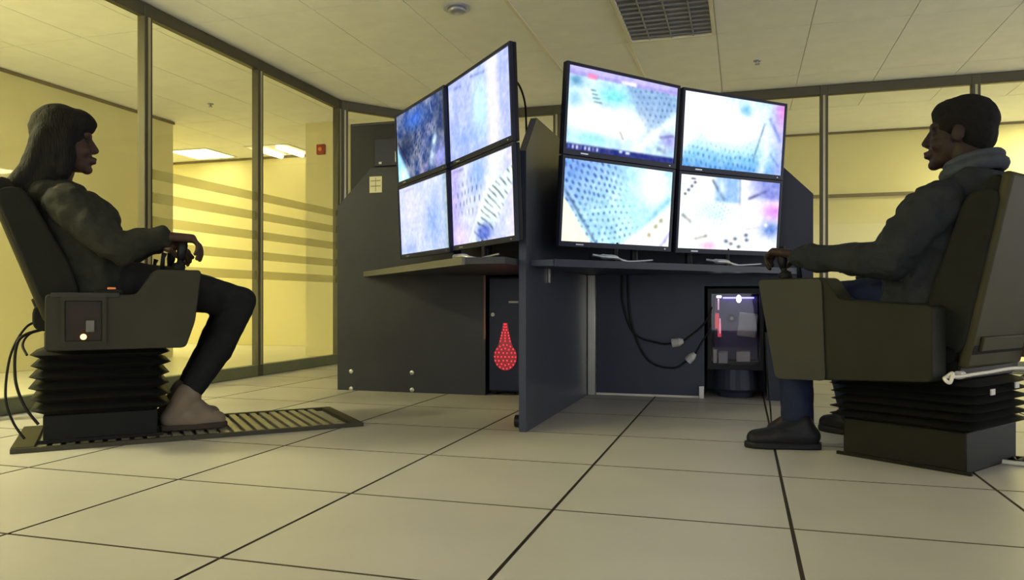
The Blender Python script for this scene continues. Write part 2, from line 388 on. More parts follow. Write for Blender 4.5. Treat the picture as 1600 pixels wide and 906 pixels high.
# ------------------------------------------------------------------ workstations
TH = 0.03
dv = uvroot('divider_panel', 'tall dark divider panel standing between the two workstations', 'panel', -0.92, 3.99)
prof = [(3.23, 0.0), (4.75, 0.0), (4.75, 1.415), (3.415, 1.415), (3.23, 1.232)]
obj('board', MB().prism(prof, lambda a, b: (-0.92 - TH/2, a, b), lambda a, b: (-0.92 + TH/2, a, b)), 'panel_gloss', dv)
obj('front_edge_strip', MB().box((-0.92 - TH/2 - 0.001, 3.226, 0.004), (-0.92 + TH/2 + 0.001, 3.2305, 1.23)), 'panel', dv)
obj('latch', MB().box((-0.905, 3.62, 0.66), (-0.893, 3.645, 0.75)), 'metal', dv, bevel=0.003)
obj('caster_foot', MB().ring_tube([(-0.955, 3.34, 0.03), (-0.985, 3.34, 0.03)], 0.028, 14), 'black_plastic', dv)

# left workstation: back panel with a computer bay, corner desk
VL = 4.42
wl = uvroot('workstation', 'dark left workstation with corner desk and bolted back panel', 'desk', -1.7, VL)
prof = [(-2.50, 0.0), (-1.495, 0.0), (-1.495, 0.745), (-1.262, 0.745), (-1.262, 0.0), (-0.937, 0.0), (-0.937, 1.415), (-2.265, 1.415), (-2.50, 1.18)]
obj('back_panel', MB().prism(prof, lambda a, b: (a, VL, b), lambda a, b: (a, VL + TH, b)), 'panel_left', wl)
for uu in (-1.497, -1.262):
    obj('bay_edge', MB().box((uu - 0.006, VL - 0.008, 0.34), (uu + 0.006, VL, 0.745)), 'red_lit_edge', wl)
obj('bay_side', MB().box((-1.525, VL + TH, 0), (-1.50, VL + 0.5, 0.76)), 'panel_left', wl)
obj('bay_side', MB().box((-1.257, VL + TH, 0), (-1.232, VL + 0.5, 0.76)), 'panel_left', wl)
obj('bay_back', MB().box((-1.525, VL + 0.5, 0), (-1.232, VL + 0.52, 0.76)), 'panel_left', wl)
obj('bay_top', MB().box((-1.525, VL + TH, 0.76), (-1.232, VL + 0.52, 0.775)), 'panel_left', wl)
obj('bay_trim', MB().box((-1.86, VL - 0.012, 0.742), (-1.49, VL, 0.752)), 'desk', wl)
for px, py in ((549, 580), (549, 607), (644, 582), (644, 609)):
    q = P(px, py, 4.8); uu = None
    # slide along the sight line to the panel
    k = VL / toUV(Vector((q.x, q.y, 0)))[1]; q = Vector((q.x * k, q.y * k, CAMH + (q.z - CAMH) * k)); uu, vv, zz = toUV(q)
    obj('bolt', MB().ring_tube([(uu, VL + 0.002, zz), (uu, VL - 0.006, zz), (uu, VL - 0.010, zz)], [0.014, 0.014, 0.006], 12), 'bolt', wl)
DT = 0.757
dl = [(-2.30, VL - 0.002), (-1.115, 3.03), (-0.940, 3.03), (-0.937, VL - 0.002)]
obj('desk_top', MB().prism(dl, lambda a, b: (a, b, DT - 0.028), lambda a, b: (a, b, DT)), 'panel_left', wl)
t = Vector((-1.115 + 2.30, 3.03 - VL)).normalized(); nn = Vector((t.y, -t.x))
if nn.y > 0: nn = -nn
a_, b_ = Vector((-2.30, VL - 0.004)), Vector((-1.115, 3.03))
pe = [a_, b_, b_ + nn*0.012, a_ + nn*0.012]
obj('desk_edge', MB().prism([tuple(q) for q in pe], lambda a, b: (a, b, DT - 0.031), lambda a, b: (a, b, DT + 0.002)), 'desk', wl)

# right workstation
VR = 4.66
wr = uvroot('workstation', 'dark right workstation with corner desk, grey leg and open computer bay', 'desk', -0.3, VR)
prof = [(-0.903, 0.012), (-0.215, 0.012), (-0.215, 0.66), (0.135, 0.66), (0.135, 0.0), (0.385, 0.0), (0.385, 1.18), (0.15, 1.415), (-0.903, 1.415)]
obj('back_panel', MB().prism(prof, lambda a, b: (a, VR, b), lambda a, b: (a, VR + TH, b)), 'panel', wr)
obj('bay_side', MB().box((-0.245, VR + TH, 0), (-0.22, VR + 0.5, 0.68)), 'panel', wr)
obj('bay_side', MB().box((0.14, VR + TH, 0), (0.165, VR + 0.5, 0.68)), 'panel', wr)
obj('bay_back', MB().box((-0.245, VR + 0.5, 0), (0.165, VR + 0.52, 0.68)), 'panel', wr)
obj('bay_top', MB().box((-0.245, VR + TH, 0.68), (0.165, VR + 0.52, 0.695)), 'panel', wr)
obj('floor_strip', MB().box((-0.86, VR - 0.004, 0.0), (-0.215, VR + 0.02, 0.012)), 'cable_white', wr)
obj('leg', MB().box((-0.903, VR - 0.05, 0.0), (-0.855, VR - 0.002, 0.73)), 'metal', wr, bevel=0.003)
obj('foot_bracket', MB().box((-0.245, VR - 0.03, 0.0), (-0.215, VR - 0.002, 0.075)), 'metal', wr, bevel=0.003)
dr = [(-0.903, VR - 0.002), (-0.903, 3.30), (-0.80, 3.30), (0.30, VR - 0.002)]
obj('desk_top', MB().prism(dr, lambda a, b: (a, b, DT - 0.028), lambda a, b: (a, b, DT)), 'panel', wr)
t = Vector((1.10, VR - 3.30)).normalized(); nn = Vector((t.y, -t.x))
a_, b_ = Vector((-0.80, 3.30)), Vector((0.30, VR - 0.004))
obj('desk_edge', MB().prism([tuple(q) for q in (a_, b_, b_ + nn*0.012, a_ + nn*0.012)], lambda a, b: (a, b, DT - 0.031), lambda a, b: (a, b, DT + 0.002)), 'panel', wr)

# black cabinet behind the left workstation and a note
cb = uvroot('equipment_cabinet', 'tall black equipment cabinet behind the left workstation', 'cabinet', -2.2, 4.75)
obj('body', MB().box((-2.47, 4.53, 0.0), (-1.95, 4.97, 1.735)), 'panel_left', cb, bevel=0.006)
obj('door', MB().box((-2.45, 4.512, 0.05), (-1.97, 4.529, 1.715)), 'black_plastic', cb, bevel=0.004)
wdo = obj('display_window', MB().box((-2.28, 4.500, 1.44), (-2.02, 4.511, 1.62)), 'bezel', cb, bevel=0.004)
obj('indicator_light', MB().box((-2.245, 4.494, 1.455), (-2.225, 4.4995, 1.468)), 'component', cb)
obj('handle', MB().box((-2.13, 4.49, 1.46), (-2.11, 4.511, 1.53)), 'component', cb, bevel=0.003)
q = P(587, 288, 4.95); k = (VL - 0.003) / toUV(Vector((q.x, q.y, 0)))[1]; q = Vector((q.x*k, q.y*k, CAMH + (q.z-CAMH)*k)); uu, vv, zz = toUV(q)
nt_ = uvroot('paper_note', 'small pale paper note stuck on the left workstation panel', 'note', uu, vv, zz - 0.05)
obj('sheet', MB().box((uu-0.043, VL-0.003, zz-0.052), (uu+0.043, VL-0.0005, zz+0.05)), 'paper', nt_)
for k in range(2):
    obj('ruled_line', MB().box((uu-0.035, VL-0.0036, zz-0.014+0.034*k), (uu+0.035, VL-0.0029, zz-0.008+0.034*k)), 'wall_line', nt_)
obj('ruled_line', MB().box((uu-0.002, VL-0.0036, zz-0.045), (uu+0.002, VL-0.0029, zz+0.043)), 'wall_line', nt_)

# computers
pc = uvroot('computer_tower', 'narrow black computer tower with a pear-shaped cluster of red lights', 'computer', -1.38, VL + 0.2)
obj('case', MB().box((-1.482, VL + 0.03, 0.02), (-1.276, VL + 0.46, 0.72)), 'black_plastic', pc, bevel=0.006)
fp = obj('front_panel', MB().box((-1.476, VL + 0.015, 0.03), (-1.282, VL + 0.03, 0.71)), 'bezel', pc, bevel=0.004)
for s in (-1.46, -1.30):
    obj('foot', MB().box((s - 0.015, VL + 0.06, 0.0), (s + 0.015, VL + 0.4, 0.02)), 'rubber', pc)
obj('power_button', MB().ring_tube([(-1.45, VL + 0.016, 0.49), (-1.45, VL + 0.008, 0.49)], 0.012, 12), 'component', fp)
obj('drive_slot', MB().box((-1.35, VL + 0.010, 0.56), (-1.29, VL + 0.0155, 0.572)), 'component', fp)
leds = MB(); glow = MB()
cu, cz = -1.372, 0.235
glow.prism([(cu + q[0], cz + q[1]) for q in [(0.072*math.cos(a), 0.082*math.sin(a)) for a in [math.radians(x) for x in range(130, 411, 20)]] + [(0.026, 0.13), (0.014, 0.205), (-0.014, 0.205), (-0.026, 0.13)]],
           lambda a, b: (a, VL + 0.012, b), lambda a, b: (a, VL + 0.016, b))
rings = [(0.0, 1), (0.024, 6), (0.046, 12), (0.066, 18)]
pts = []
for rr_, n_ in rings:
    for k in range(n_):
        a = 2*PI*k/n_; pts.append((rr_*math.cos(a), rr_*math.sin(a)*1.1))
for k in range(7):
    ww = 0.030 - 0.0035*k
    for s in ((-1, 0, 1) if k < 4 else (-0.5, 0.5)):
        pts.append((s*ww, 0.095 + 0.017*k))
for (x, z) in pts: leds.ell((cu + x, VL + 0.010, cz + z), (0.0052, 0.004, 0.0052), nu=6, nv=4)
obj('light_backing', glow, 'red_dim', pc)
obj('red_lights', leds, 'red_led', pc)

p2 = uvroot('computer_tower', 'computer tower with glass side, white lamp and red glow under the right screens', 'computer', -0.04, VR + 0.2)
ua, ub = -0.195, 0.118
vA, vB_ = VR + 0.02, VR + 0.30
shell = MB()
shell.box((ua, vB_ - 0.01, 0.17), (ub, vB_, 0.645)); shell.box((ua, vA, 0.17), (ub, vB_ - 0.01, 0.20)); shell.box((ua, vA, 0.615), (ub, vB_ - 0.01, 0.645))
shell.box((ua, vA, 0.20), (ua + 0.02, vB_ - 0.01, 0.615)); shell.box((ub - 0.02, vA, 0.20), (ub, vB_ - 0.01, 0.615))
obj('case', shell, 'black_plastic', p2)
obj('pedestal', MB().ring_tube([(-0.04, VR + 0.16, 0.0), (-0.04, VR + 0.16, 0.03), (-0.04, VR + 0.16, 0.05), (-0.04, VR + 0.16, 0.17)], [0.10, 0.11, 0.135, 0.125], 28), 'panel', p2)
obj('side_glass', MB().box((ua + 0.02, vA - 0.004, 0.20), (ub - 0.02, vA, 0.615)), 'pc_glass', p2)
obj('motherboard', MB().box((ua + 0.03, vB_ - 0.03, 0.215), (ub - 0.03, vB_ - 0.012, 0.60)), 'board', p2)
obj('white_lamp', MB().ell((ua + 0.175, vA + 0.03, 0.585), (0.014, 0.012, 0.022)), 'white_led', p2, smooth=True)
obj('white_lamp', MB().box((ua + 0.05, vA + 0.02, 0.592), (ua + 0.075, vA + 0.03, 0.604)), 'white_led', p2)
obj('light_strip', MB().box((ua + 0.055, vA + 0.03, 0.52), (ua + 0.063, vA + 0.04, 0.585)), 'pink_led', p2)
obj('light_strip', MB().box((ua + 0.04, vA + 0.03, 0.41), (ua + 0.062, vA + 0.04, 0.50)), 'red_glow', p2)
obj('light_strip', MB().box((ua + 0.055, vA + 0.028, 0.36), (ua + 0.075, vA + 0.038, 0.44)), 'red_glow', p2)
obj('light_strip', MB().box((ua + 0.065, vA + 0.022, 0.38), (ua + 0.072, vA + 0.027, 0.47)), 'pink_led', p2)
obj('light_strip', MB().box((ua + 0.08, vB_ - 0.045, 0.588), (ub - 0.05, vB_ - 0.03, 0.596)), 'blue_led', p2)  # blue strip added to light the inside of the case
obj('graphics_card', MB().box((ua + 0.17, vA + 0.06, 0.36), (ub - 0.035, vA + 0.2, 0.50), Matrix.Rotation(0.12, 3, 'Y')), 'component', p2, bevel=0.006)
obj('power_supply', MB().box((ua + 0.16, vA + 0.04, 0.215), (ua + 0.24, vA + 0.2, 0.275)), 'cable_white', p2, bevel=0.006)
obj('drive', MB().box((ua + 0.03, vA + 0.03, 0.205), (ua + 0.05, vA + 0.2, 0.285)), 'cable_white', p2)
obj('drive', MB().box((ua + 0.06, vA + 0.03, 0.205), (ua + 0.11, vA + 0.2, 0.265)), 'component', p2)
obj('fan', MB().ring_tube([(ua + 0.135, vA + 0.06, 0.47), (ua + 0.135, vA + 0.03, 0.47)], 0.028, 16), 'black_plastic', p2)
obj('fan_hub', MB().ring_tube([(ua + 0.135, vA + 0.03, 0.47), (ua + 0.135, vA + 0.022, 0.47)], 0.010, 12), 'component', p2)

# cables hanging in front of the right panel
def cable(name, label, pts, r_, m, plug=None, n=10):
    base = min(pts, key=lambda q: q[2])
    rt = root(name, label, 'cable', Vector(base))
    off = Matrix.Translation(-Vector(base))
    mb = MB().ring_tube(smooth_path(pts, n), r_, 8); me = mb.mesh('cord'); me.transform(off); me.materials.append(MATS[m])
    o = bpy.data.objects.new('cord', me); COL.objects.link(o); o.parent = rt
    me.polygons.foreach_set('use_smooth', [True] * len(me.polygons))
    if plug:
        a, b, pr, pm = plug
        m2 = MB().ring_tube([a, Vector(a).lerp(Vector(b), 0.6), b], [pr, pr, pr * 0.5], 12).mesh('plug'); m2.transform(off); m2.materials.append(MATS[pm])
        o = bpy.data.objects.new('plug', m2); COL.objects.link(o); o.parent = rt
    return rt
def onR(px, py, v=VR - 0.03):
    q = P(px, py, 4.5); k = v / toUV(Vector((q.x, q.y, 0)))[1]
    return Vector((q.x*k, q.y*k, CAMH + (q.z - CAMH)*k))
cable('hanging_cable', 'black cable drooping to a grey plug on the right back panel', [onR(972, 420), onR(972, 470), onR(990, 520), onR(1030, 536), onR(1052, 536)], 0.006, 'cable_dark', (onR(1050, 536), onR(1068, 533), 0.026, 'component'))
cable('hanging_cable', 'black cable with lower grey plug beside the computer with glass side', [onR(980, 425), onR(985, 500), onR(1010, 560), onR(1050, 575), onR(1075, 562)], 0.006, 'cable_dark', (onR(1074, 564), onR(1086, 552), 0.024, 'component'))
cable('power_cord', 'black cord running from upper plug to the computer with glass side', [onR(1068, 532), onR(1090, 515), onR(1104, 500), onR(1112, 480, VR - 0.012)], 0.005, 'cable_dark')
cable('power_cord', 'black cord rising from lower plug beside the computer bay', [onR(1086, 552), onR(1096, 535), onR(1106, 520), onR(1110, 505, VR - 0.012)], 0.005, 'cable_dark')

# ------------------------------------------------------------------ screens
NX, NY = 176, 100
gx, gy = np.meshgrid((np.arange(NX + 1)) / NX, (np.arange(NY + 1)) / NY)    # s to the right, t downwards
def vnoise(nx, ny, seed):
    g = np.random.default_rng(seed).random((ny + 2, nx + 2))
    x = gx * nx; y = gy * ny; i = x.astype(int); j = y.astype(int); fx = x - i; fy = y - j
    fx = fx*fx*(3-2*fx); fy = fy*fy*(3-2*fy)
    return (g[j, i]*(1-fx) + g[j, i+1]*fx)*(1-fy) + (g[j+1, i]*(1-fx) + g[j+1, i+1]*fx)*fy
def sg(x, a, b): return np.clip((x - a) / (b - a), 0, 1)
def blob(cx, cy, rx, ry, p=1.0): return np.exp(-(((gx-cx)/rx)**2 + ((gy-cy)/ry)**2) * p)
def mixc(img, c, m): return img*(1-m[..., None]) + np.array(c)[None, None]/255.0*m[..., None]
def line(x0, y0, x1, y1, w_):
    dx, dy = x1-x0, y1-y0; L2 = dx*dx+dy*dy; t_ = np.clip(((gx-x0)*dx + (gy-y0)*dy*1)/L2, 0, 1)
    dd = np.hypot((gx-x0-t_*dx)*1.0, (gy-y0-t_*dy)*0.6); return np.exp(-(dd/w_)**2) * (0.45 + 0.55*vnoise(26, 16, 77))
def rectm(x0, y0, x1, y1, e=0.01): return sg(gx, x0-e, x0+e)*(1-sg(gx, x1-e, x1+e))*sg(gy, y0-e, y0+e)*(1-sg(gy, y1-e, y1+e))
def slots(ang, pa, pb, la, lb, shift=0.5, ox=0.0, oy=0.0):     # a field of dark slots in rows
    x = (gx-ox)*1.6 + 0.07*(vnoise(6, 5, 91)-0.5); y = gy-oy + 0.06*(vnoise(7, 5, 92)-0.5); a = x*math.cos(ang)+y*math.sin(ang); b = -x*math.sin(ang)+y*math.cos(ang)
    row = np.floor(b/pb); aa = (a/pa + shift*(row % 2)) % 1.0; bb = (b/pb) % 1.0
    return np.clip((la - np.abs(aa-0.5))/0.16, 0, 1)*np.clip((lb - np.abs(bb-0.5))/0.16, 0, 1)*np.clip(0.35 + 1.0*vnoise(18, 12, 93), 0, 1)
def half(x0, y0, x1, y1, e=0.02):               # 1 on the right-hand side of the line going from 0 to 1 (screen coordinates)
    dx, dy = x1-x0, y1-y0; L = math.hypot(dx, dy); return sg(((gx-x0)*(-dy) + (gy-y0)*dx)/L, -e, e)
def base(c, seed, amt=0.10, nx=9, ny=7):
    img = np.ones((NY+1, NX+1, 3))*np.array(c)/255.0
    n_ = (vnoise(nx, ny, seed)-0.5)*amt + (vnoise(nx*4, ny*4, seed+1)-0.5)*amt*0.6
    return img + n_[..., None]*np.array([1.2, 1.0, 0.5])
def pic_R1():
    i = base((206, 234, 246), 1, 0.16)
    i = mixc(i, (120, 170, 205), blob(0.06, 0.16, 0.06, 0.07)); i = mixc(i, (130, 190, 220), blob(0.06, 0.42, 0.05, 0.09))
    i = mixc(i, (120, 225, 225), blob(0.40, 0.28, 0.14, 0.12)*0.8); i = mixc(i, (150, 225, 225), blob(0.24, 0.82, 0.18, 0.10))
    g = half(0.56, 0.16, 0.72, 0.60)*0 + half(0.74, 0.72, 0.54, 0.18)*(1-half(0.70, 0.72, 1.0, 0.30, 0.03))
    i = mixc(i, (150, 180, 220), g*0.75); i = mixc(i, (84, 118, 165), g*slots(0.9, 0.085, 0.07, 0.26, 0.27)*0.75)
    i = mixc(i, (255, 255, 252), np.clip(blob(0.30, 0.60, 0.34, 0.16)*1.5, 0, 1)); i = mixc(i, (255, 255, 250), np.clip(blob(0.52, 0.62, 0.16, 0.16)*1.3, 0, 1))
    i = mixc(i, (250, 250, 240), line(0.62, 0.88, 1.0, 0.42, 0.035)); i = mixc(i, (170, 170, 225), blob(0.95, 0.72, 0.09, 0.10)); i = mixc(i, (100, 90, 160), line(0.86, 0.68, 0.98, 0.64, 0.012)*0.8)
    i = mixc(i, (90, 110, 150), line(0.84, 0.84, 0.90, 0.86, 0.02)*0.8)
    for k in range(4): i = mixc(i, (70, 90, 110), rectm(0.19+0.01*k, 0.24+0.045*k, 0.24+0.018*k, 0.255+0.045*k, 0.004)*0.7)
    i = mixc(i, (90, 80, 90), line(0.47, 0.70, 0.50, 0.78, 0.008)*0.6)
    i = mixc(i, (196, 190, 242), rectm(-1, -1, 2, 0.10)); i = mixc(i, (158, 150, 215), rectm(-1, 0.055, 2, 0.10)*0.5); i = mixc(i, (245, 150, 190), rectm(0.16, 0.055, 0.24, 0.115))
    i = mixc(i, (240, 238, 252), rectm(0.46, 0.055, 0.60, 0.10)); i = mixc(i, (120, 115, 175), slots(0.0, 0.03, 0.05, 0.25, 0.2)*rectm(0.02, 0.05, 0.14, 0.11)*0.6)
    i = mixc(i, (62, 70, 140), rectm(-1, 0.925, 2, 2)); 
    for k in range(8): i = mixc(i, (235, 240, 255), rectm(0.02+0.035*k, 0.94, 0.036+0.035*k, 0.985, 0.004)*(0.4+0.6*((k*7) % 3 > 0)))
    i = mixc(i, (235, 240, 255), rectm(0.47, 0.93, 0.50, 0.96, 0.004)); i = mixc(i, (235, 240, 255), rectm(0.53, 0.935, 0.57, 0.965, 0.004))
    return i
def pic_R2():
    i = base((214, 240, 250), 5, 0.14)
    i = mixc(i, (140, 220, 240), sg(gy, 0.45, 0.85)*0.8); i = mixc(i, (110, 160, 230), sg(gy, 0.72, 1.0)*0.75)
    i = mixc(i, (60, 96, 150), slots(0.12, 0.075, 0.085, 0.22, 0.30)*sg(gy, 0.40, 0.8)*(1-sg(gx, 0.72, 0.78))*0.75)
    i = mixc(i, (255, 255, 255), np.clip(blob(0.42, 0.36, 0.36, 0.30)*1.5, 0, 1))
    i = mixc(i, (255, 255, 255), 1-half(0.22, 0.62, 0.05, 1.0, 0.03)) if False else mixc(i, (252, 254, 255), (1-sg(gx + 0.45*(gy-0.5), 0.10, 0.20)))
    i = mixc(i, (120, 190, 225), blob(0.60, 0.14, 0.06, 0.09)*0.8)
    i = mixc(i, (70, 100, 140), line(0.80, 0.30, 0.70, 0.82, 0.010)*0.7); i = mixc(i, (235, 242, 255), line(0.86, 0.5, 0.78, 1.0, 0.05))
    i = mixc(i, (190, 190, 245), sg(gx, 0.84, 0.98)*0.8); i = mixc(i, (225, 160, 225), blob(0.99, 0.06, 0.08, 0.25)); i = mixc(i, (110, 130, 205), line(0.86, 0.22, 0.97, 0.50, 0.02)*0.7)
    i = mixc(i, (130, 140, 210), line(0.88, 0.72, 0.97, 0.88, 0.012)*0.6); i = mixc(i, (110, 130, 160), slots(0.0, 0.05, 0.04, 0.3, 0.2)*rectm(0.03, 0.03, 0.42, 0.11)*0.6)
    return i
def pic_R3():
    i = base((196, 236, 246), 9, 0.12)
    i = mixc(i, (120, 160, 230), (1-sg(gx*0.8+gy*0.7, 0.15, 0.65))*0.75)
    s1 = slots(1.02, 0.115, 0.062, 0.30, 0.30)
    i = mixc(i, (62, 88, 158), s1*(1-sg(gx-0.45*gy, 0.40, 0.52))*(1-sg(gy+0.5*gx, 0.55, 0.72))*0.9)
    s2 = slots(0.86, 0.088, 0.070, 0.24, 0.26)
    i = mixc(i, (70, 106, 160), s2*sg(gy+0.5*gx, 0.58, 0.72)*(1-sg(gx, 0.58, 0.72))*0.85)
    i = mixc(i, (200, 250, 244), blob(0.66, 0.40, 0.14, 0.28)*0.8)
    i = mixc(i, (255, 255, 250), np.clip(blob(0.83, 0.22, 0.12, 0.22)*1.6, 0, 1))
    i = mixc(i, (120, 190, 215), line(0.62, 0.98, 0.98, 0.36, 0.03)*0.6); i = mixc(i, (254, 253, 248), sg(gx*0.72+gy*0.62, 0.98, 1.03)); i = mixc(i, (150, 150, 220), line(0.92, 1.0, 1.0, 0.84, 0.02)*0.7)
    for (a, b) in ((0.86, 0.74), (0.80, 0.86), (0.91, 0.66)): i = mixc(i, (150, 150, 110), blob(a, b, 0.020, 0.030)*0.8)
    i = mixc(i, (86, 110, 150), line(0.02, 0.38, 0.30, 1.0, 0.012)); i = mixc(i, (254, 252, 226), 1-sg(gx-0.45*(gy-0.40), 0.015, 0.03)*1.0 if False else np.clip((((gy-0.42)*0.46-gx)/0.02), 0, 1))
    return i
def pic_R4():
    i = base((250, 251, 252), 13, 0.06)
    i = mixc(i, (150, 190, 235), rectm(0.34, -1, 0.58, 0.34, 0.03)*0.85); i = mixc(i, (70, 90, 120), line(0.31, 0.05, 0.42, 0.28, 0.015)*0.8); i = mixc(i, (230, 245, 255), blob(0.40, 0.12, 0.03, 0.10)); i = mixc(i, (110, 130, 170), line(0.58, 0.0, 0.59, 0.36, 0.010)*0.6)
    i = mixc(i, (70, 110, 130), slots(0.7, 0.055, 0.055, 0.2, 0.2)*np.clip(blob(0.36, 0.47, 0.17, 0.15)*1.6, 0, 1)*0.9); i = mixc(i, (190, 235, 235), blob(0.33, 0.5, 0.16, 0.18)*0.5)
    i = mixc(i, (140, 150, 220), sg(gx+0.3*(0.3-gy), 0.68, 0.9)*(1-sg(gy, 0.22, 0.30))*0.9); i = mixc(i, (80, 85, 140), line(0.68, 0.26, 0.85, 0.14, 0.015)*0.8)
    i = mixc(i, (225, 160, 235), blob(0.96, 0.42, 0.13, 0.13)); i = mixc(i, (120, 150, 215), blob(0.93, 0.68, 0.12, 0.12)); i = mixc(i, (255, 255, 255), blob(0.87, 0.62, 0.02, 0.03))
    for k in range(4): i = mixc(i, (40, 50, 60), blob(0.05+0.03*k, 0.26-0.055*k, 0.012, 0.016))
    i = mixc(i, (90, 95, 100), line(0.04, 0.55, 0.11, 0.63, 0.014)*0.8); i = mixc(i, (120, 120, 110), line(0.17, 0.86, 0.27, 0.82, 0.012)*0.7); i = mixc(i, (240, 185, 215), blob(0.30, 0.95, 0.09, 0.06)*0.8)
    for (a, b) in ((0.47, 0.88), (0.52, 0.91), (0.56, 0.84), (0.67, 0.78), (0.60, 0.95), (0.68, 0.85)): i = mixc(i, (60, 75, 95), blob(a, b, 0.020, 0.022)*0.8)
    i = mixc(i, (200, 180, 190), line(0.64, 0.70, 0.80, 0.66, 0.012)*0.5); i = mixc(i, (90, 90, 110), rectm(0.10, 0.035, 0.145, 0.055, 0.005))
    return i
def pic_L1():
    i = base((104, 118, 156), 21, 0.30, 12, 7)
    i = mixc(i, (80, 130, 225), np.clip(blob(0.40, 0.18, 0.22, 0.14), 0, 1)*0.9); i = mixc(i, (60, 66, 86), blob(0.20, 0.50, 0.16, 0.22)*0.7); i = mixc(i, (70, 80, 104), sg(gx, 0.78, 1.0)*(1-sg(gy, 0.5, 0.6))*0.7)
    i = mixc(i, (42, 48, 74), slots(0.75, 0.07, 0.10, 0.25, 0.30)*np.clip(blob(0.55, 0.55, 0.24, 0.32)*1.6, 0, 1)*0.85)
    for k in range(4): i = mixc(i, (165, 175, 225), line(0.42+0.08*k, 0.92-0.1*k, 0.66+0.05*k, 0.36, 0.010)*0.7)
    i = mixc(i, (170, 225, 250), np.clip(((gy-0.42)*0.50-gx)/0.05, 0, 1)); i = mixc(i, (230, 250, 255), blob(0.12, 0.93, 0.10, 0.12)); i = mixc(i, (40, 46, 60), line(0.02, 0.40, 0.26, 0.80, 0.012)*0.8)
    i = mixc(i, (225, 248, 255), line(0.80, 0.58, 0.72, 0.88, 0.045)); i = mixc(i, (165, 170, 235), blob(0.90, 0.86, 0.12, 0.14)); i = mixc(i, (225, 200, 240), line(0.52, 0.97, 0.62, 0.92, 0.03)*0.8); i = mixc(i, (190, 205, 230), line(0.72, 0.02, 0.76, 0.22, 0.012)*0.7)
    return i
def pic_L2():
    i = base((196, 206, 250), 25, 0.10, 14, 5)
    i = mixc(i, (160, 180, 240), (vnoise(22, 4, 30) > 0.6)*0.35); i = mixc(i, (206, 246, 250), blob(0.56, 0.50, 0.14, 0.34)*0.95); i = mixc(i, (150, 180, 235), blob(0.30, 0.78, 0.26, 0.16)*0.6)
    i = mixc(i, (242, 236, 254), rectm(0.66, -1, 0.82, 2, 0.05)); i = mixc(i, (190, 198, 244), sg(gx, 0.84, 0.92)*0.7); i = mixc(i, (110, 120, 170), line(0.10, 0.08, 0.22, 0.10, 0.012)*0.7); i = mixc(i, (110, 120, 170), line(0.40, 0.06, 0.62, 0.10, 0.012)*0.6)
    return i
def pic_L3():
    i = base((206, 216, 250), 31, 0.08, 14, 5)
    i = mixc(i, (228, 226, 252), blob(0.25, 0.30, 0.30, 0.40)*0.8); i = mixc(i, (150, 180, 228), blob(0.72, 0.62, 0.16, 0.30)*0.7); i = mixc(i, (130, 150, 200), line(0.62, 0.42, 0.74, 0.70, 0.015)*0.5)
    i = mixc(i, (150, 175, 170), sg(gx, 0.88, 1.0)*0.8); i = mixc(i, (150, 170, 230), blob(0.20, 0.92, 0.16, 0.08)*0.6); i = mixc(i, (160, 150, 180), line(0.10, 0.05, 0.32, 0.05, 0.012)*0.5)
    return i
def pic_L4():
    i = base((216, 222, 250), 37, 0.10, 12, 6)
    i = mixc(i, (190, 180, 232), (1-sg(gx, 0.06, 0.22))*0.8); i = mixc(i, (150, 185, 235), blob(0.48, 0.16, 0.14, 0.22)*0.8)
    i = mixc(i, (66, 76, 110), slots(0.0, 0.11, 0.14, 0.18, 0.34)*np.clip(blob(0.30, 0.42, 0.22, 0.20)*1.7, 0, 1)*0.8)
    i = mixc(i, (255, 255, 248), line(0.74, 0.02, 0.62, 0.48, 0.09)); i = mixc(i, (228, 222, 250), sg(gx, 0.86, 0.96)*0.8)
    q = half(0.42, 0.78, 0.56, 0.42, 0.02)*(1-half(0.66, 0.92, 0.86, 0.60, 0.02))*sg(gy+0.55*gx, 0.72, 0.76)
    i = mixc(i, (238, 252, 245), q*0.9); i = mixc(i, (52, 66, 86), q*slots(0.55, 0.5, 0.075, 0.44, 0.20, 0.3)*0.85)
    i = mixc(i, (250, 252, 250), line(0.30, 0.96, 0.56, 0.46, 0.025)); i = mixc(i, (96, 116, 205), np.clip(blob(0.54, 0.90, 0.12, 0.10)*1.4, 0, 1)*0.85); i = mixc(i, (230, 215, 245), blob(0.14, 0.90, 0.14, 0.16)); i = mixc(i, (110, 100, 140), line(0.06, 0.04, 0.22, 0.04, 0.012)*0.6)
    return i
def screen_mesh(pic, w_, h_):
    img = pic(); img = img + ((vnoise(34, 20, 61)-0.5)*0.10 + (vnoise(80, 46, 62)-0.5)*0.08)[..., None]*np.array([1.3, 1.0, 0.6])*np.clip(1.9-1.4*img.mean(-1), 0.2, 1)[..., None]
    for _ in range(2):
        p_ = np.pad(img, ((1, 1), (1, 1), (0, 0)), mode='edge')
        img = (p_[1:-1, 1:-1]*2 + p_[:-2, 1:-1] + p_[2:, 1:-1] + p_[1:-1, :-2] + p_[1:-1, 2:]) / 6
    img = np.clip(img, 0, 1.0) ** 1.18
    img = np.where(img <= 0.04045, img/12.92, ((img+0.055)/1.055)**2.4)
    x = (gx - 0.5)*w_; z = h_*(1-gy)
    co = np.stack([x, np.zeros_like(x), z], -1).reshape(-1, 3)
    idx = np.arange((NY+1)*(NX+1)).reshape(NY+1, NX+1)
    fc = np.stack([idx[1:, :-1], idx[1:, 1:], idx[:-1, 1:], idx[:-1, :-1]], -1).reshape(-1, 4)
    me = bpy.data.meshes.new('display'); me.from_pydata(co.tolist(), [], fc.tolist()); me.update()
    at = me.color_attributes.new('picture', 'FLOAT_COLOR', 'POINT')
    at.data.foreach_set('color', np.concatenate([img.reshape(-1, 3), np.ones(((NY+1)*(NX+1), 1))], 1).ravel())
    me.materials.append(MATS['screen']); return me
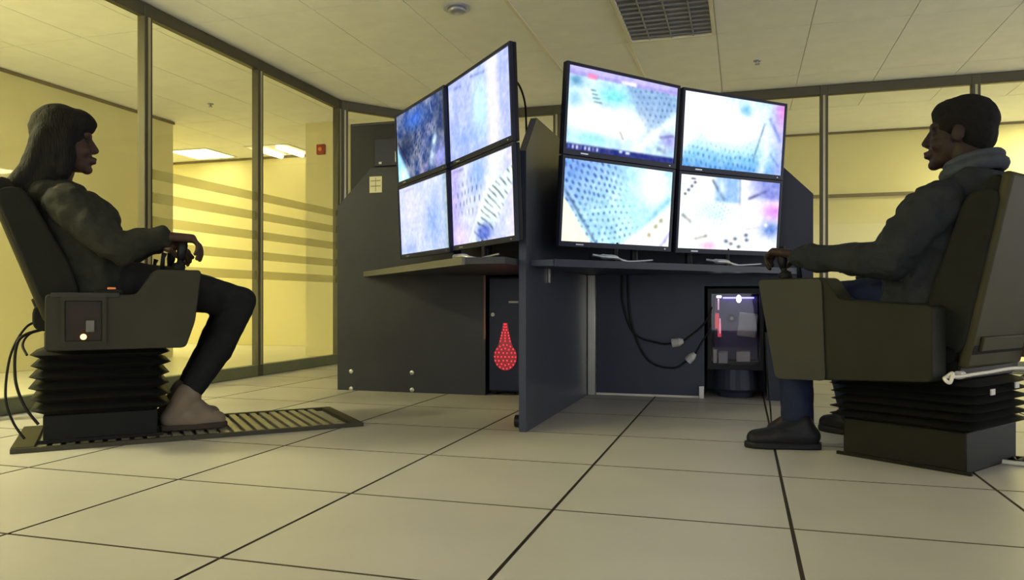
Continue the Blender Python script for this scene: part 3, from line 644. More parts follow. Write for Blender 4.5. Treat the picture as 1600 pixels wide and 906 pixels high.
MW, MH = 0.722, 0.413
def monitor(label, group, c, az, tilt, low, pic, feet):
    """c = centre of the column of two monitors; local x right, -y towards the viewer"""
    R = Matrix.Rotation(az, 3, 'Z') @ Matrix.Rotation(tilt, 3, 'X')
    org = Vector(c) + R @ Vector((0, 0, -0.4175 + 0.002 if low else 0.002))
    rt = root('monitor', label, 'monitor', org, 0, group); rt.rotation_euler = (tilt, 0, az)
    bz, bb = 0.014, 0.024
    rim = MB()
    rim.box((-MW/2, -0.004, 0), (-MW/2+bz, 0.012, MH)); rim.box((MW/2-bz, -0.004, 0), (MW/2, 0.012, MH))
    rim.box((-MW/2+bz, -0.004, 0), (MW/2-bz, 0.012, bb)); rim.box((-MW/2+bz, -0.004, MH-bz), (MW/2-bz, 0.012, MH))
    obj('bezel', rim, 'bezel', rt)
    obj('back_cover', MB().box((-MW/2, 0.0125, 0), (MW/2, 0.030, MH)).box((-MW/3, 0.03, 0.05), (MW/3, 0.048, MH-0.06)), 'black_plastic', rt, bevel=0.004)
    s = obj('display', screen_mesh(pic, MW-2*bz, MH-bz-bb), 'screen', rt); s.location = (0, 0.002, bb)
    obj('maker_badge', MB().box((-MW/2+0.10, -0.0055, 0.008), (-MW/2+0.145, -0.004, 0.014)), 'silver', rt)
    obj('power_light', MB().box((MW/2-0.05, -0.0055, 0.009), (MW/2-0.04, -0.004, 0.014)), 'silver', rt)
    if feet:
        drop = org.z - DT
        obj('stand_foot', MB().ring_tube(smooth_path([(-0.20, -0.055, -drop*0.50), (-0.14, -0.075, -drop*0.60), (-0.07, -0.06, -drop*0.62), (0.02, -0.04, -drop*0.85), (0.12, -0.03, -drop*0.80), (0.22, -0.02, -drop*0.70)], 5), [0.006]*4 + [0.012]*8 + [0.008]*4 + [0.005]*10, 8), 'silver', rt, smooth=True)
        obj('stand_stem', MB().ring_tube([(0.0, 0.01, -drop + 0.003), (0.0, 0.012, 0.03)], 0.012, 10), 'black_plastic', rt)
    return rt
ML1 = ((-0.492, 4.143, 1.232), -1.079, 0.044); ML2 = ((-0.153, 3.522, 1.240), -1.113, 0.038)
MR1 = ((0.527, 3.679, 1.239), 0.601, 0.081); MR2 = ((1.167, 4.058, 1.235), 0.480, 0.078)
G1, G2 = 'monitors of the left screen wall', 'monitors of the right screen wall'
monitor('monitor showing dark blue mesh, upper far one of the left wall', G1, *ML1, False, pic_L1, False)
monitor('monitor showing pale lavender streaks, upper near one of the left wall', G1, *ML2, False, pic_L2, False)
monitor('monitor showing plain pale blue haze, lower far one of the left wall', G1, *ML1, True, pic_L3, False)
monitor('monitor showing white grating bars, lower near one of the left wall', G1, *ML2, True, pic_L4, True)
monitor('monitor with dark taskbar and toolbar, upper left one of the right wall', G2, *MR1, False, pic_R1, False)
monitor('monitor showing white glare over cyan mesh, upper right one of the right wall', G2, *MR2, False, pic_R2, False)
monitor('monitor showing a blue slotted grating, lower left one of the right wall', G2, *MR1, True, pic_R3, True)
monitor('monitor showing white rocks and pink patch, lower right one of the right wall', G2, *MR2, True, pic_R4, True)
def mount(label, ca, cb, az):
    """posts behind the two columns of monitors, standing on the desk"""
    rt = root('monitor_rack', label, 'rack', (0, 0, 0), 0)
    mid = (Vector(ca) + Vector(cb))/2; rt.location = (mid.x, mid.y, DT)
    off = Matrix.Translation(-Vector((mid.x, mid.y, DT)))
    back = Vector((-math.sin(az), math.cos(az), 0))*0.135
    def put(nm, mb):
        me = mb.mesh(nm); me.transform(off); me.materials.append(MATS['black_plastic']); o = bpy.data.objects.new(nm, me); COL.objects.link(o); o.parent = rt
    A = Vector(ca)*0.5 + mid*0.5 + back; B = Vector(cb)*0.5 + mid*0.5 + back
    for q in (A, B):
        put('post', MB().ring_tube([(q.x, q.y, DT + 0.012), (q.x, q.y, 1.58)], 0.02, 12))
        put('base_plate', MB().ring_tube([(q.x, q.y, DT), (q.x, q.y, DT + 0.012)], 0.06, 20))
    for z in (1.02, 1.45):
        put('crossbar', MB().ring_tube([A + (A-B)*0.5 + Vector((0, 0, z-A.z)), B + (B-A)*0.5 + Vector((0, 0, z-B.z))], 0.016, 10))
mount('black steel rack holding the left four monitors', ML1[0], ML2[0], -1.096)
mount('black steel rack holding the right four monitors', MR1[0], MR2[0], 0.54)
cable('screen_cable', 'thin black cable arching behind the left screens', [P(800, 120, 3.45), P(812, 135, 3.5), P(820, 160, 3.6), P(822, 190, 3.7), P(824, 260, 3.8), P(824, 330, 3.9), (0.10, 3.95, DT + 0.01)], 0.005, 'cable_dark')

# ------------------------------------------------------------------ floor platform of the left chair
AL = math.radians(28.0)
pl = root('floor_grille', 'flat slatted metal floor platform under the left chair', 'platform', (0, 0, 0), AL)
pA = Vector((-1.879, 2.873)); ex = Vector((math.cos(AL), math.sin(AL))); ey = Vector((-ex.y, ex.x))
pl.location = (pA.x, pA.y, 0.0)
LPX, LPY = 1.36, 0.60
obj('long_edge', MB().box((0, 0, 0.001), (LPX, 0.022, 0.018)), 'grille_frame', pl)
obj('long_edge', MB().box((0, LPY-0.022, 0.001), (LPX, LPY, 0.018)), 'grille_frame', pl)
obj('end_bar', MB().box((0, 0.022, 0.001), (0.075, LPY-0.022, 0.020)), 'grille_frame', pl)
obj('end_bar', MB().box((LPX-0.045, 0.022, 0.001), (LPX, LPY-0.022, 0.018)), 'grille_frame', pl)
sl = MB().box((-0.014, 0.024, 0.002), (0.014, LPY-0.024, 0.014)).mesh('slat'); sl.materials.append(MATS['grille'])
k = 0.10
while k < LPX - 0.06:
    share('slat', sl, pl, (k, 0, 0)); k += 0.048

# ------------------------------------------------------------------ operator chairs (local x forward, y left)
def rounded(pts, r_=0.02, n=3):
    out = []
    m = len(pts)
    for i in range(m):
        a, b, c = Vector(pts[i-1]), Vector(pts[i]), Vector(pts[(i+1) % m])
        p0 = b + (a-b).normalized()*min(r_, (a-b).length/2.5); p1 = b + (c-b).normalized()*min(r_, (c-b).length/2.5)
        for k in range(n+1):
            t_ = k/n; q = p0*(1-t_)**2 + b*2*t_*(1-t_) + p1*t_*t_; out.append((q.x, q.y))
    return out
def chair(label, loc, rot, z0, zb, zt, pod, recline, back_bot, back_top, podm, sx=0.41, sy=0.40):
    rt = root('operator_chair', label, 'chair', (loc[0], loc[1], z0), rot)
    Z = lambda z: z - z0
    obj('base_box', MB().box((-sx/2, -sy/2, 0.0), (sx/2, sy/2, Z(zb))), 'base_steel', rt, bevel=0.005)
    for yy in (-1, 1):
        obj('base_plate', MB().box((-sx/2-0.02, yy*(sy/2+0.0005), 0.0), (sx/2+0.02, yy*(sy/2+0.012), 0.012)), 'base_steel', rt)
    # bellows: stacked square folds
    nf = 6; hz = (zt - zb)/nf; b = MB(); rings_ = []
    for k in range(nf*2+1):
        z = Z(zb) + hz*k/2; g = 0.035 if k % 2 else -0.012
        hx, hy = sx/2 + g + 0.012, sy/2 + g + 0.012
        jr = 0.004*math.sin(k*2.3)
        ring = []
        for (cx_, cy_, a0) in ((hx-0.05, hy-0.05, 0), (-hx+0.05, hy-0.05, 90), (-hx+0.05, -hy+0.05, 180), (hx-0.05, -hy+0.05, 270)):
            for q in range(4):
                a = math.radians(a0 + 30*q); ring.append((cx_ + 0.05*math.cos(a) + jr, cy_ + 0.05*math.sin(a), z))
        rings_.append(ring)
    n = len(rings_[0]); vs = [v for rg in rings_ for v in rg]
    fs = [(i*n+k, i*n+(k+1) % n, (i+1)*n+(k+1) % n, (i+1)*n+k) for i in range(len(rings_)-1) for k in range(n)] + [tuple(range(n))[::-1], tuple(range(len(vs)-n, len(vs)))]
    obj('bellows', MB().add(vs, fs), 'rubber', rt)
    obj('seat_deck', MB().box((-0.20, -0.215, Z(zt)), (0.26, 0.215, Z(zt)+0.07)), 'base_steel', rt, bevel=0.006)
    # seat cushion: profile swept across
    sp = rounded([(-0.24, zt+0.07), (0.30, zt+0.07), (0.33, zt+0.12), (0.28, zt+0.185), (-0.10, zt+0.165), (-0.24, zt+0.18)], 0.04)
    obj('seat_cushion', MB().prism([(a, Z(c)) for a, c in sp], lambda a, c: (a, 0.215, c), lambda a, c: (a, -0.215, c)), 'upholstery', rt, bevel=0.02, seg=3)
    # backrest: padded front, hard rear shell
    (xb, zb0), (xt, zt0) = back_bot, back_top
    ax = Vector((xt-xb, zt0-zb0)); ln = ax.length; ax /= ln; nf_ = Vector((ax.y, -ax.x))      # towards the front
    def bp(s, t_): q = Vector((xb, zb0)) + ax*s*ln + nf_*t_; return (q.x, Z(q.y))
    pad = rounded([bp(0.0, 0.03), bp(1.0, 0.03), bp(1.0, 0.085), bp(0.72, 0.10), bp(0.35, 0.125), bp(0.0, 0.11)], 0.04)
    obj('backrest', MB().prism(pad, lambda a, c: (a, 0.205, c), lambda a, c: (a, -0.205, c)), 'upholstery', rt, bevel=0.022, seg=3)
    for s in (-1, 1):
        bol = rounded([bp(0.04, 0.02), bp(0.93, 0.02), bp(0.90, 0.12), bp(0.30, 0.165), bp(0.04, 0.15)], 0.05)
        obj('side_bolster', MB().prism(bol, lambda a, c: (a, s*0.24, c), lambda a, c: (a, s*0.185, c)), 'upholstery', rt, bevel=0.018, seg=3)
    shl = [bp(-0.02, 0.0), bp(1.02, 0.0), bp(1.02, 0.035), bp(-0.02, 0.035)]
    obj('back_shell', MB().prism(shl, lambda a, c: (a, 0.225, c), lambda a, c: (a, -0.225, c)), 'shell', rt, bevel=0.014, seg=3)
    rb = [bp(0.08, -0.012), bp(0.16, -0.012), bp(0.16, 0.0), bp(0.08, 0.0)]
    obj('shell_rib', MB().prism(rb, lambda a, c: (a, 0.17, c), lambda a, c: (a, -0.17, c)), 'shell', rt, bevel=0.004)
    lb = [bp(0.955, -0.004), bp(0.985, -0.004), bp(0.985, 0.03), bp(0.955, 0.03)]
    obj('maker_label', MB().prism(lb, lambda a, c: (a, -0.2305, c), lambda a, c: (a, -0.226, c)), 'paper', rt)
    hg = bp(0.02, 0.02)
    obj('recliner_hinge', MB().ring_tube([(hg[0]+0.04, -0.24, hg[1]+0.02), (hg[0]+0.04, 0.24, hg[1]+0.02)], 0.028, 14), 'base_steel', rt)
    # armrest control pods on both sides
    for s in (-1, 1):
        y0, y1 = s*0.245, s*0.345
        pr = rounded([(a, Z(c)) for a, c in pod], 0.018)
        po = obj('control_pod', MB().prism(pr, lambda a, c: (a, y0, c), lambda a, c: (a, y1, c)), podm, rt, bevel=0.006)
        zz = max(c for a, c in pod); xm = max(a for a, c in pod if c > zz-0.01) - 0.085
        obj('arm_pad', MB().box((xm-0.20, s*0.25, Z(zz-0.10)), (xm-0.30, s*0.34, Z(zz-0.08))), 'upholstery', po, bevel=0.008)
        js = MB().ring_tube(smooth_path([(xm, s*0.285, Z(zz)), (xm+0.006, s*0.285, Z(zz)+0.03), (xm+0.012, s*0.285, Z(zz)+0.05)], 4), [0.026]*4+[0.012]*5, 14)
        obj('joystick_boot', js, 'rubber', po, smooth=True)
        obj('joystick_grip', MB().ring_tube([(xm+0.010, s*0.285, Z(zz)+0.04), (xm+0.014, s*0.285, Z(zz)+0.07), (xm+0.018, s*0.285, Z(zz)+0.10), (xm+0.022, s*0.285, Z(zz)+0.125)], [0.013, 0.019, 0.020, 0.014], 14), 'black_plastic', po, smooth=True)
        obj('switch_lever', MB().ring_tube([(xm-0.06, s*0.285, Z(zz)-0.002), (xm-0.056, s*0.285, Z(zz)+0.05), (xm-0.050, s*0.285, Z(zz)+0.07)], [0.010, 0.008, 0.012], 10), 'black_plastic', po, smooth=True)
    return rt
CLX, CLY = -1.75, 3.28
chL = chair('dark operator chair on the floor platform holding the woman', (CLX, CLY), AL, 0.016, 0.125, 0.385,
      [(-0.19, 0.385), (0.30, 0.385), (0.335, 0.49), (0.36, 0.70), (0.185, 0.70), (0.12, 0.60), (-0.19, 0.60)], 0, (-0.205, 0.50), (-0.40, 1.03), 'pod')
Zl = lambda z: z - 0.016
# recessed switch box in the near pod of the left chair
sb = obj('switch_box', MB().box((-0.125, -0.352, Zl(0.42)), (0.0, -0.344, Zl(0.575))), 'switch_box', chL, bevel=0.003)
fr = MB()
for a, b_ in (((-0.14, -0.356, 0.405), (-0.125, -0.344, 0.59)), ((0.0, -0.356, 0.405), (0.015, -0.344, 0.59)), ((-0.125, -0.356, 0.405), (0.0, -0.344, 0.42)), ((-0.125, -0.356, 0.575), (0.0, -0.344, 0.59))):
    fr.box((a[0], a[1], Zl(a[2])), (b_[0], b_[1], Zl(b_[2])))
obj('box_rim', fr, 'pod', sb)
obj('rocker_switch', MB().box((-0.055, -0.362, Zl(0.455)), (-0.025, -0.352, Zl(0.50))), 'switch_grey', sb, bevel=0.003)
obj('indicator_lamp', MB().ell((-0.063, -0.358, Zl(0.437)), (0.011, 0.008, 0.011)), 'orange_led', sb, smooth=True)
obj('amber_button', MB().box((0.018, -0.32, Zl(0.60)), (0.048, -0.29, Zl(0.628))), 'amber_button', chL, bevel=0.003)
obj('top_trim', MB().box((-0.17, -0.351, Zl(0.588)), (0.06, -0.345, Zl(0.606))), 'pod_grey', chL, bevel=0.002)

AR = math.radians(127.0)
CRX, CRY = 1.534, 2.83
chR = chair('dark operator chair with olive back shell holding the man', (CRX, CRY), AR, 0.0, 0.14, 0.31,
      [(-0.17, 0.31), (0.41, 0.275), (0.49, 0.66), (0.21, 0.66), (0.15, 0.58), (-0.17, 0.56)], 0, (-0.225, 0.36), (-0.36, 0.97), 'pod_dark', 0.43, 0.41)
obj('pod_face', MB().prism(rounded([(0.20, 0.285), (0.405, 0.278), (0.483, 0.655), (0.215, 0.655)], 0.02), lambda a, c: (a, 0.3455, c), lambda a, c: (a, 0.352, c)), 'pod_grey', chR)
obj('rear_box', MB().box((-0.28, -0.36, 0.37), (-0.17, -0.245, 0.53)), 'brown_box', chR, bevel=0.004)
for (a, c_, w_) in ((-0.10, 0.272, 0.02), (0.10, 0.262, 0.02)):
    obj('bellows_label', MB().box((-0.262, a, c_), (-0.258, a+w_*1.6, c_+w_)), 'component', chR)
obj('clamp', MB().ring_tube([(-0.20, 0.20, 0.33), (-0.20, 0.235, 0.33)], 0.014, 10), 'component', chR)

# cables of the chairs
def CL(x, y, z): return Vector((CLX + x*math.cos(AL) - y*math.sin(AL), CLY + x*math.sin(AL) + y*math.cos(AL), z))
def CR(x, y, z): return Vector((CRX + x*math.cos(AR) - y*math.sin(AR), CRY + x*math.sin(AR) + y*math.cos(AR), z))
for (lb, pts, rr_) in (
    ('thin cable of the left chair hanging in the widest loop', [CL(-0.21, -0.02, 0.49), CL(-0.27, -0.05, 0.47), CL(-0.32, -0.10, 0.36), CL(-0.335, -0.12, 0.2), CL(-0.31, -0.13, 0.10), CL(-0.27, -0.14, 0.03)], 0.005),
    ('cable of the left chair curling in front of its bellows folds', [CL(-0.21, -0.10, 0.46), CL(-0.29, -0.13, 0.42), CL(-0.30, -0.16, 0.28), CL(-0.27, -0.18, 0.17), CL(-0.22, -0.19, 0.09)], 0.006),
    ('short upper cable looping out of the back of the left chair', [CL(-0.21, -0.04, 0.46), CL(-0.26, -0.06, 0.44), CL(-0.28, -0.10, 0.40), CL(-0.262, -0.14, 0.36)], 0.005)):
    cable('chair_cable', lb, pts, rr_, 'cable_dark')
cable('chair_cable', 'pale cable tied behind the right chair and running out right', [P(1475, 592, 2.50), P(1488, 583, 2.49), P(1484, 598, 2.48), P(1476, 590, 2.49), P(1500, 588, 2.52), P(1540, 582, 2.55), P(1600, 575, 2.6), P(1680, 590, 2.65)], 0.006, 'cable_white')
cable('chair_cable', 'dark cable leaving the right chair bellows at the frame edge', [P(1560, 596, 2.80), P(1585, 594, 2.84), P(1620, 583, 2.9), P(1700, 600, 3.0)], 0.005, 'cable_dark')
def FL(px, py, z=0.008): d = (CAMH - z)*FPX/(py - HY); return Vector(((px-800)*d/FPX, d, z))
cable('floor_cable', 'pale cable lying on the tiles beside the right chair', [FL(1492, 700), FL(1520, 712), FL(1560, 720), FL(1620, 727), FL(1700, 735)], 0.008, 'cable_white')
cable('floor_cable', 'short black cable end on the tiles at the right edge', [FL(1583, 716), FL(1590, 722), FL(1600, 718), FL(1640, 720)], 0.008, 'cable_dark')
cable('floor_cable', 'thin black cord beside the man shoe running up to the desk', [FL(1206, 672), FL(1204, 640, 0.05), P(1200, 600, 3.35), P(1198, 560, 3.4), P(1196, 520, 3.5)], 0.004, 'cable_dark')

# ------------------------------------------------------------------ people
def frame3(az, pitch=0.0):
    f_ = Vector((math.cos(az)*math.cos(pitch), math.sin(az)*math.cos(pitch), math.sin(pitch))); l_ = Vector((-math.sin(az), math.cos(az), 0)); return f_, l_, f_.cross(l_)
def add_head(mb, c, az, pitch, s):
    f_, l_, u_ = frame3(az, pitch); R = Matrix((f_, l_, u_)).transposed()
    def q(x, y, z): return Vector(c) + R @ (Vector((x, y, z))*s)
    def e(p_, r_): mb.ell(q(*p_), [a*s for a in r_], R)
    e((-0.012, 0, 0.038), (0.095, 0.076, 0.094)); e((0.030, 0, -0.028), (0.062, 0.062, 0.088)); e((0.042, 0, -0.083), (0.046, 0.046, 0.034)); e((0.074, 0, -0.104), (0.021, 0.024, 0.019))
    e((0.070, 0, 0.032), (0.024, 0.050, 0.018)); e((0.080, 0, -0.066), (0.024, 0.028, 0.020))
    mb.capsule(q(0.086, 0, 0.018), q(0.105, 0, -0.024), 0.008*s, 0.0135*s, 10, 4)
    for k in (-1, 1): mb.ell(q(0.100, k*0.011, -0.030), [0.010*s]*3)
    e((0.1005, 0, -0.0590), (0.010, 0.023, 0.0062)); e((0.0985, 0, -0.0735), (0.010, 0.021, 0.0068))
    for k in (-1, 1):
        e((-0.004, k*0.078, -0.008), (0.022, 0.009, 0.033)); e((0.058, k*0.038, -0.035), (0.028, 0.022, 0.026))
    return q, R
def add_hand(mb, wr, d, nrm, lat, s, curl=(40, 95, 140), spread=0.0):
    d = d.normalized(); nrm = (nrm - d*nrm.dot(d)).normalized(); lat = (lat - d*lat.dot(d) - nrm*lat.dot(nrm)).normalized()
    for o_ in (-0.026, -0.009, 0.009, 0.026):
        mb.capsule(wr + lat*o_*0.55*s, wr + (d*0.082 + lat*o_)*s, 0.017*s, 0.0145*s, 10, 4)
    for o_, L, r_, dc in ((0.031, 0.074, 0.0095, -12), (0.0105, 0.083, 0.0098, -4), (-0.0105, 0.077, 0.0094, 4), (-0.031, 0.060, 0.0085, 10)):
        p_ = wr + (d*0.088 + lat*o_)*s
        for k, fr_ in enumerate((0.46, 0.30, 0.24)):
            a = math.radians(curl[k] + dc); dr_ = d*math.cos(a) + nrm*math.sin(a) + lat*spread*o_*10
            p2_ = p_ + dr_*L*fr_*s; mb.capsule(p_, p2_, r_*s*(1-0.07*k), r_*s*(0.94-0.07*k), 10, 4); p_ = p2_
    p_ = wr + (d*0.022 + lat*0.024 + nrm*0.006)*s
    for dr_, L, r_ in ((d*0.55 + lat*0.75 + nrm*0.35, 0.045, 0.014), (d*0.75 + lat*0.25 + nrm*0.6, 0.034, 0.0115), (d*0.75 - lat*0.05 + nrm*0.65, 0.028, 0.010)):
        dr_ = dr_.normalized(); p2_ = p_ + dr_*L*s; mb.capsule(p_, p2_, r_*s, r_*s*0.92, 10, 4); p_ = p2_
def rel(o, base_):                              # move the origin of a world-space mesh to base_
    o.data.transform(Matrix.Translation(-Vector(base_))); o.location = Vector(base_); return o
def eyes(q, R, s, parent):
    for k in (-1, 1):
        mb = MB().ell(q(0.071, k*0.031, 0.006), [0.0125*s]*3, R, 14, 10); e_ = obj('eye', mb, 'eye', None, smooth=True); e_.parent = parent; e_.matrix_parent_inverse = Matrix.Translation(-parent.location)
        mi = MB().ell(q(0.0800, k*0.0315, 0.006), [0.005*s, 0.006*s, 0.006*s], R, 10, 8); i_ = obj('iris', mi, 'iris', None, smooth=True); i_.parent = e_; i_.matrix_parent_inverse = Matrix.Translation(-parent.location)
def kid(name, mb, voxel, m, parent, it=4, disp=None):
    o = remeshed(name, mb, voxel, m, None, it, 0.6, disp); o.parent = parent; o.matrix_parent_inverse = Matrix.Translation(-parent.location); return o
def plain(name, mb, m, parent, **kw):
    o = obj(name, mb, m, None, **kw); o.parent = parent; o.matrix_parent_inverse = Matrix.Translation(-parent.location); return o
def shoe(parent, heel, toe, h, mu, ms, boot=False, name='shoe'):
    heel = Vector(heel); toe = Vector(toe); d = (toe-heel); L = d.length; d.normalize(); l_ = Vector((-d.y, d.x, 0))
    def q(a, b, z): return heel + d*a*L + l_*b + Vector((0, 0, z))
    mb = MB()
    mb.capsule(q(0.16, 0, 0.050), q(0.55, 0, 0.050), 0.043, 0.047, 16, 5); mb.capsule(q(0.5, 0, 0.045), q(0.85, 0, 0.036), 0.046, 0.036, 16, 5)
    mb.capsule(q(0.20, 0, 0.06), q(0.42 if boot else 0.24, 0, h), 0.045, 0.056 if boot else 0.038, 16, 5); mb.capsule(q(0.30, 0, 0.085), q(0.66, 0, 0.048), 0.040, 0.036, 16, 5)
    if boot: mb.capsule(q(0.44, 0, 0.105), q(0.66, 0, 0.058), 0.046, 0.040, 16, 5)
    kid(name, mb, 0.006, mu, parent, 4)
    out = [(0.0, 0.0), (0.03, 0.03), (0.2, 0.041), (0.45, 0.040), (0.72, 0.048), (0.9, 0.038), (1.0, 0.012)]
    poly = [(a, b) for a, b in out] + [(a, -b) for a, b in out[::-1]]
    plain('sole', MB().prism(poly, lambda a, b: q(a, b, 0.0), lambda a, b: q(a, b, 0.026)), ms, parent, bevel=0.006)

# ---- woman on the left
hF, hL = Vector((math.cos(AL), math.sin(AL), 0)), Vector((-math.sin(AL), math.cos(AL), 0)); UP = Vector((0, 0, 1))
hc = CL(-0.135, 0, 1.238); HS = 1.05
b = MB(); q, Rh = add_head(b, hc, math.radians(29), 0.0, HS)
b.capsule(CL(-0.17, 0, 1.03), hc + UP*-0.06 - hF*0.015, 0.055, 0.05)
for s in (-1, 1):
    b.capsule(CL(0.0, s*0.07, 0.64), CL(-0.13, s*0.08, 0.95), 0.11, 0.105); b.capsule(CL(-0.15, 0, 1.0), CL(-0.14, s*0.17, 0.98), 0.06, 0.055)
    b.capsule(CL(-0.01, s*0.10, 0.64), CL(0.55, s*0.10, 0.565), 0.075, 0.052); b.capsule(CL(0.55, s*0.10, 0.565), CL(0.325, s*0.10, 0.15), 0.05, 0.035)
    b.capsule(CL(0.325, s*0.10, 0.13), CL(0.42, s*0.10, 0.05), 0.030, 0.02)
    b.capsule(CL(-0.13, s*0.19, 0.975), CL(0.06, s*0.275, 0.775), 0.05, 0.04); b.capsule(CL(0.06, s*0.275, 0.775), CL(0.225, s*0.275, 0.835), 0.038, 0.030)
for s in (-1, 1):
    wr_ = CL(0.228, s*0.275, 0.838)
    add_hand(b, wr_, hF*0.96 - UP*0.05, -UP, hL*(-s)*1.0, 1.2, (50, 85, 105))
pw = remeshed('person', b, 0.0052, 'skin_w', None, 2, 0.5)
rel(pw, CL(0.35, -0.1, 0.016)); tag(pw, 'seated person with long dark hair, black jacket and beige boots', 'person')
eyes(q, Rh, HS, pw)
j = MB()
for s in (-1, 1):
    j.capsule(CL(-0.01, s*0.075, 0.63), CL(-0.10, s*0.085, 0.90), 0.145, 0.140); j.capsule(CL(-0.14, 0, 0.99), CL(-0.125, s*0.17, 0.965), 0.088, 0.080)
    j.capsule(CL(-0.125, s*0.19, 0.955), CL(-0.03, s*0.255, 0.86), 0.080, 0.074); j.capsule(CL(-0.03, s*0.255, 0.86), CL(0.065, s*0.278, 0.782), 0.074, 0.066)
    j.capsule(CL(0.065, s*0.278, 0.785), CL(0.215, s*0.276, 0.836), 0.064, 0.046)
j.ell(CL(-0.06, 0, 0.88), (0.13, 0.16, 0.16)); j.capsule(CL(-0.21, -0.07, 1.0), CL(-0.21, 0.07, 1.0), 0.075, 0.075)
kid('jacket', j, 0.009, 'jacket_w', pw, 3, (0.06, 0.030))
col = [CL(-0.155 + 0.075*math.cos(a), 0.075*math.sin(a), 1.055 + 0.018*math.cos(a + PI)) for a in [2*PI*k/20 for k in range(20)]]
plain('collar', MB().ring_tube(col + [col[0]], 0.024, 10), 'jacket_w', pw, smooth=True)
for s in (-1, 1):
    t_ = MB(); t_.capsule(CL(0.23, s*0.276, 0.838), CL(0.246, s*0.276, 0.842), 0.042, 0.040, 16, 3)
tr = MB()
for s in (-1, 1):
    tr.capsule(CL(-0.02, s*0.09, 0.64), CL(0.30, s*0.105, 0.625), 0.115, 0.092); tr.capsule(CL(0.30, s*0.105, 0.625), CL(0.545, s*0.10, 0.572), 0.092, 0.070)
    tr.capsule(CL(0.545, s*0.10, 0.568), CL(0.45, s*0.10, 0.36), 0.070, 0.068); tr.capsule(CL(0.45, s*0.10, 0.36), CL(0.335, s*0.10, 0.165), 0.066, 0.046)
kid('trousers', tr, 0.009, 'jeans_dark', pw, 3, (0.06, 0.010))
h = MB(); Rm = Rh
def hq(x, y, z): return q(x, y, z)
h.ell(hq(-0.022, 0, 0.046), (0.108*HS, 0.092*HS, 0.106*HS), Rm); h.ell(hq(0.030, 0, 0.078), (0.080*HS, 0.078*HS, 0.060*HS), Rm); h.ell(hq(0.066, 0, 0.078), (0.046*HS, 0.060*HS, 0.034*HS), Rm)
h.ell(hq(-0.045, 0, -0.03), (0.085*HS, 0.095*HS, 0.12*HS), Rm)
for s in (-1, 1):
    h.capsule(hq(0.005, s*0.070, 0.03), hq(-0.010, s*0.080, -0.13), 0.032, 0.030); h.ell(hq(-0.045, s*0.070, -0.06), (0.085*HS, 0.036*HS, 0.13*HS), Rm); h.capsule(hq(-0.05, s*0.06, -0.12), hq(-0.12, s*0.07, -0.22), 0.05, 0.04)
for k, (yy, e_) in enumerate(((-0.06, 0.0), (0.0, 0.0), (0.06, 0.0))):
    h.capsule(hq(-0.07, yy, 0.0), hq(-0.11, yy*1.1, -0.12), 0.05, 0.046); h.capsule(hq(-0.11, yy*1.1, -0.12), hq(-0.20, yy*1.2, -0.24), 0.046, 0.034); h.capsule(hq(-0.20, yy*1.2, -0.24), hq(-0.255, yy*1.2, -0.33), 0.034, 0.016)
for k in range(14):
    yy = random.uniform(-0.09, 0.09); h.capsule(hq(-0.12, yy, -0.14), hq(-0.215 + random.uniform(-0.05, 0.03), yy*1.3, -0.30 + random.uniform(-0.05, 0.05)), 0.016, 0.008, 8, 3)
kid('hair', h, 0.006, 'hair', pw, 8, (0.03, 0.006))
for s in (-1, 1):
    shoe(pw, CL(0.215, s*0.10, 0.016), CL(0.492, s*0.10, 0.016), 0.150, 'boot', 'boot_sole', True, 'boot')

# ---- man on the right
mF, mL = Vector((math.cos(AR), math.sin(AR), 0)), Vector((-math.sin(AR), math.cos(AR), 0))
hc = CR(-0.105, 0, 1.168); HM = 1.0
b = MB(); q, Rh = add_head(b, hc, math.radians(146), 0.03, HM)
b.capsule(CR(-0.17, 0, 0.97), hc + UP*-0.05 - mF*0.02, 0.065, 0.058)
for s in (-1, 1):
    b.capsule(CR(0.0, s*0.07, 0.58), CR(-0.11, s*0.08, 0.88), 0.115, 0.115); b.capsule(CR(-0.15, 0, 0.94), CR(-0.12, s*0.17, 0.92), 0.065, 0.06)
    b.capsule(CR(0.02, s*0.10, 0.565), CR(0.46, s*0.14, 0.545), 0.08, 0.055); b.capsule(CR(0.46, s*0.14, 0.545), CR(0.40, s*0.215, 0.12), 0.052, 0.037)
    b.capsule(CR(0.40, s*0.215, 0.12), CR(0.49, s*0.235, 0.06), 0.036, 0.03)
    b.capsule(CR(-0.12, s*0.19, 0.91), CR(0.0, s*0.28, 0.715), 0.052, 0.043); b.capsule(CR(0.0, s*0.28, 0.715), CR(0.345, s*0.285, 0.745), 0.042, 0.030)
    add_hand(b, CR(0.352, s*0.285, 0.752), mF*0.97 + UP*0.16, -UP, mL*(-s), 1.10, (40, 90, 125))
pm = remeshed('person', b, 0.0052, 'skin_m', None, 2, 0.5)
rel(pm, CR(0.42, 0.22, 0.0)); tag(pm, 'seated person with short hair, dark collared jacket, blue jeans and dark shoes', 'person')
eyes(q, Rh, HM, pm)
j = MB()
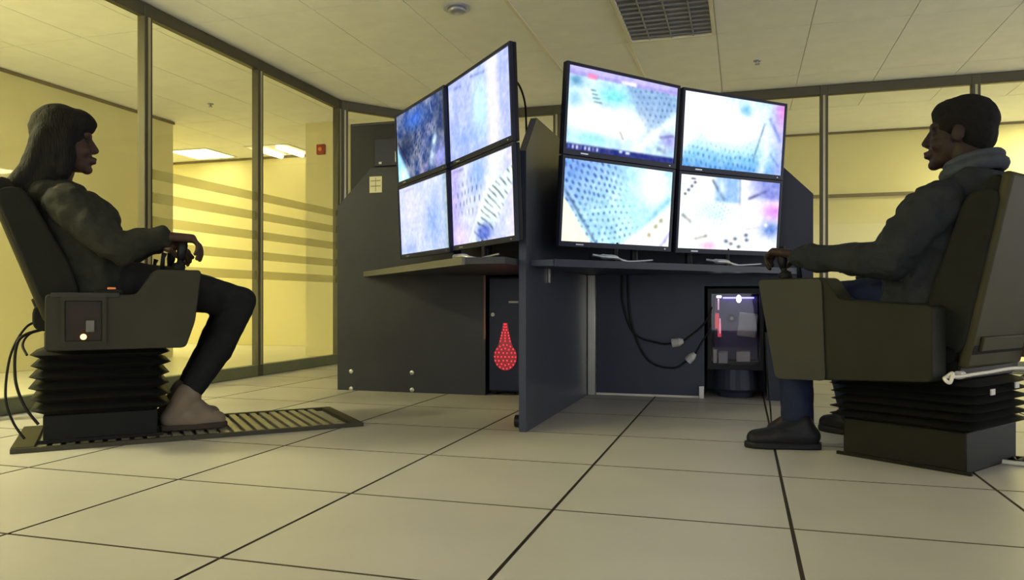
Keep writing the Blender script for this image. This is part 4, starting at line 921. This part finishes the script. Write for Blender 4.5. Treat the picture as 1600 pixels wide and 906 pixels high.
for s in (-1, 1):
    j.capsule(CR(-0.02, s*0.085, 0.57), CR(-0.09, s*0.09, 0.84), 0.150, 0.155); j.capsule(CR(-0.14, 0, 0.925), CR(-0.12, s*0.18, 0.905), 0.090, 0.085)
    j.capsule(CR(-0.12, s*0.20, 0.895), CR(-0.04, s*0.27, 0.78), 0.088, 0.080); j.capsule(CR(-0.04, s*0.27, 0.78), CR(0.0, s*0.285, 0.715), 0.078, 0.068)
    j.capsule(CR(0.0, s*0.285, 0.715), CR(0.325, s*0.287, 0.742), 0.068, 0.050)
j.capsule(CR(-0.19, -0.08, 0.96), CR(-0.19, 0.08, 0.96), 0.075, 0.075)
kid('jacket', j, 0.009, 'jacket_m', pm, 3, (0.06, 0.032))
for rr_, zz_, tr_ in ((0.084, 1.035, 0.026), (0.080, 1.066, 0.017)):
    col = [CR(-0.155 + rr_*math.cos(a), rr_*math.sin(a), zz_ + 0.020*math.cos(a + PI)) for a in [2*PI*k/24 for k in range(24)]]
    plain('collar', MB().ring_tube(col + [col[0]], tr_, 10), 'collar_m', pm, smooth=True)
tr = MB()
for s in (-1, 1):
    tr.capsule(CR(0.0, s*0.09, 0.565), CR(0.30, s*0.12, 0.56), 0.115, 0.090); tr.capsule(CR(0.30, s*0.12, 0.56), CR(0.46, s*0.14, 0.55), 0.090, 0.074)
    tr.capsule(CR(0.46, s*0.14, 0.545), CR(0.43, s*0.18, 0.32), 0.074, 0.070); tr.capsule(CR(0.43, s*0.18, 0.32), CR(0.40, s*0.213, 0.10), 0.068, 0.062)
kid('jeans', tr, 0.009, 'jeans_blue', pm, 3, (0.06, 0.012))
h = MB()
h.ell(q(-0.022, 0, 0.046), (0.106*HM, 0.085*HM, 0.096*HM), Rh); h.ell(q(-0.052, 0, 0.0), (0.070*HM, 0.081*HM, 0.085*HM), Rh); h.ell(q(0.020, 0, 0.075), (0.070*HM, 0.068*HM, 0.056*HM), Rh)
kid('hair', h, 0.006, 'hair_short', pm, 3, (0.02, 0.004))
hl = P(1284, 701, 2.98); tl = P(1163, 699, 3.02)
shoe(pm, (hl.x, hl.y, 0.0), (tl.x, tl.y, 0.0), 0.10, 'shoe', 'shoe', False, 'shoe')
shoe(pm, CR(0.31, -0.20, 0.0), CR(0.58, -0.24, 0.0), 0.10, 'shoe', 'shoe', False, 'shoe')
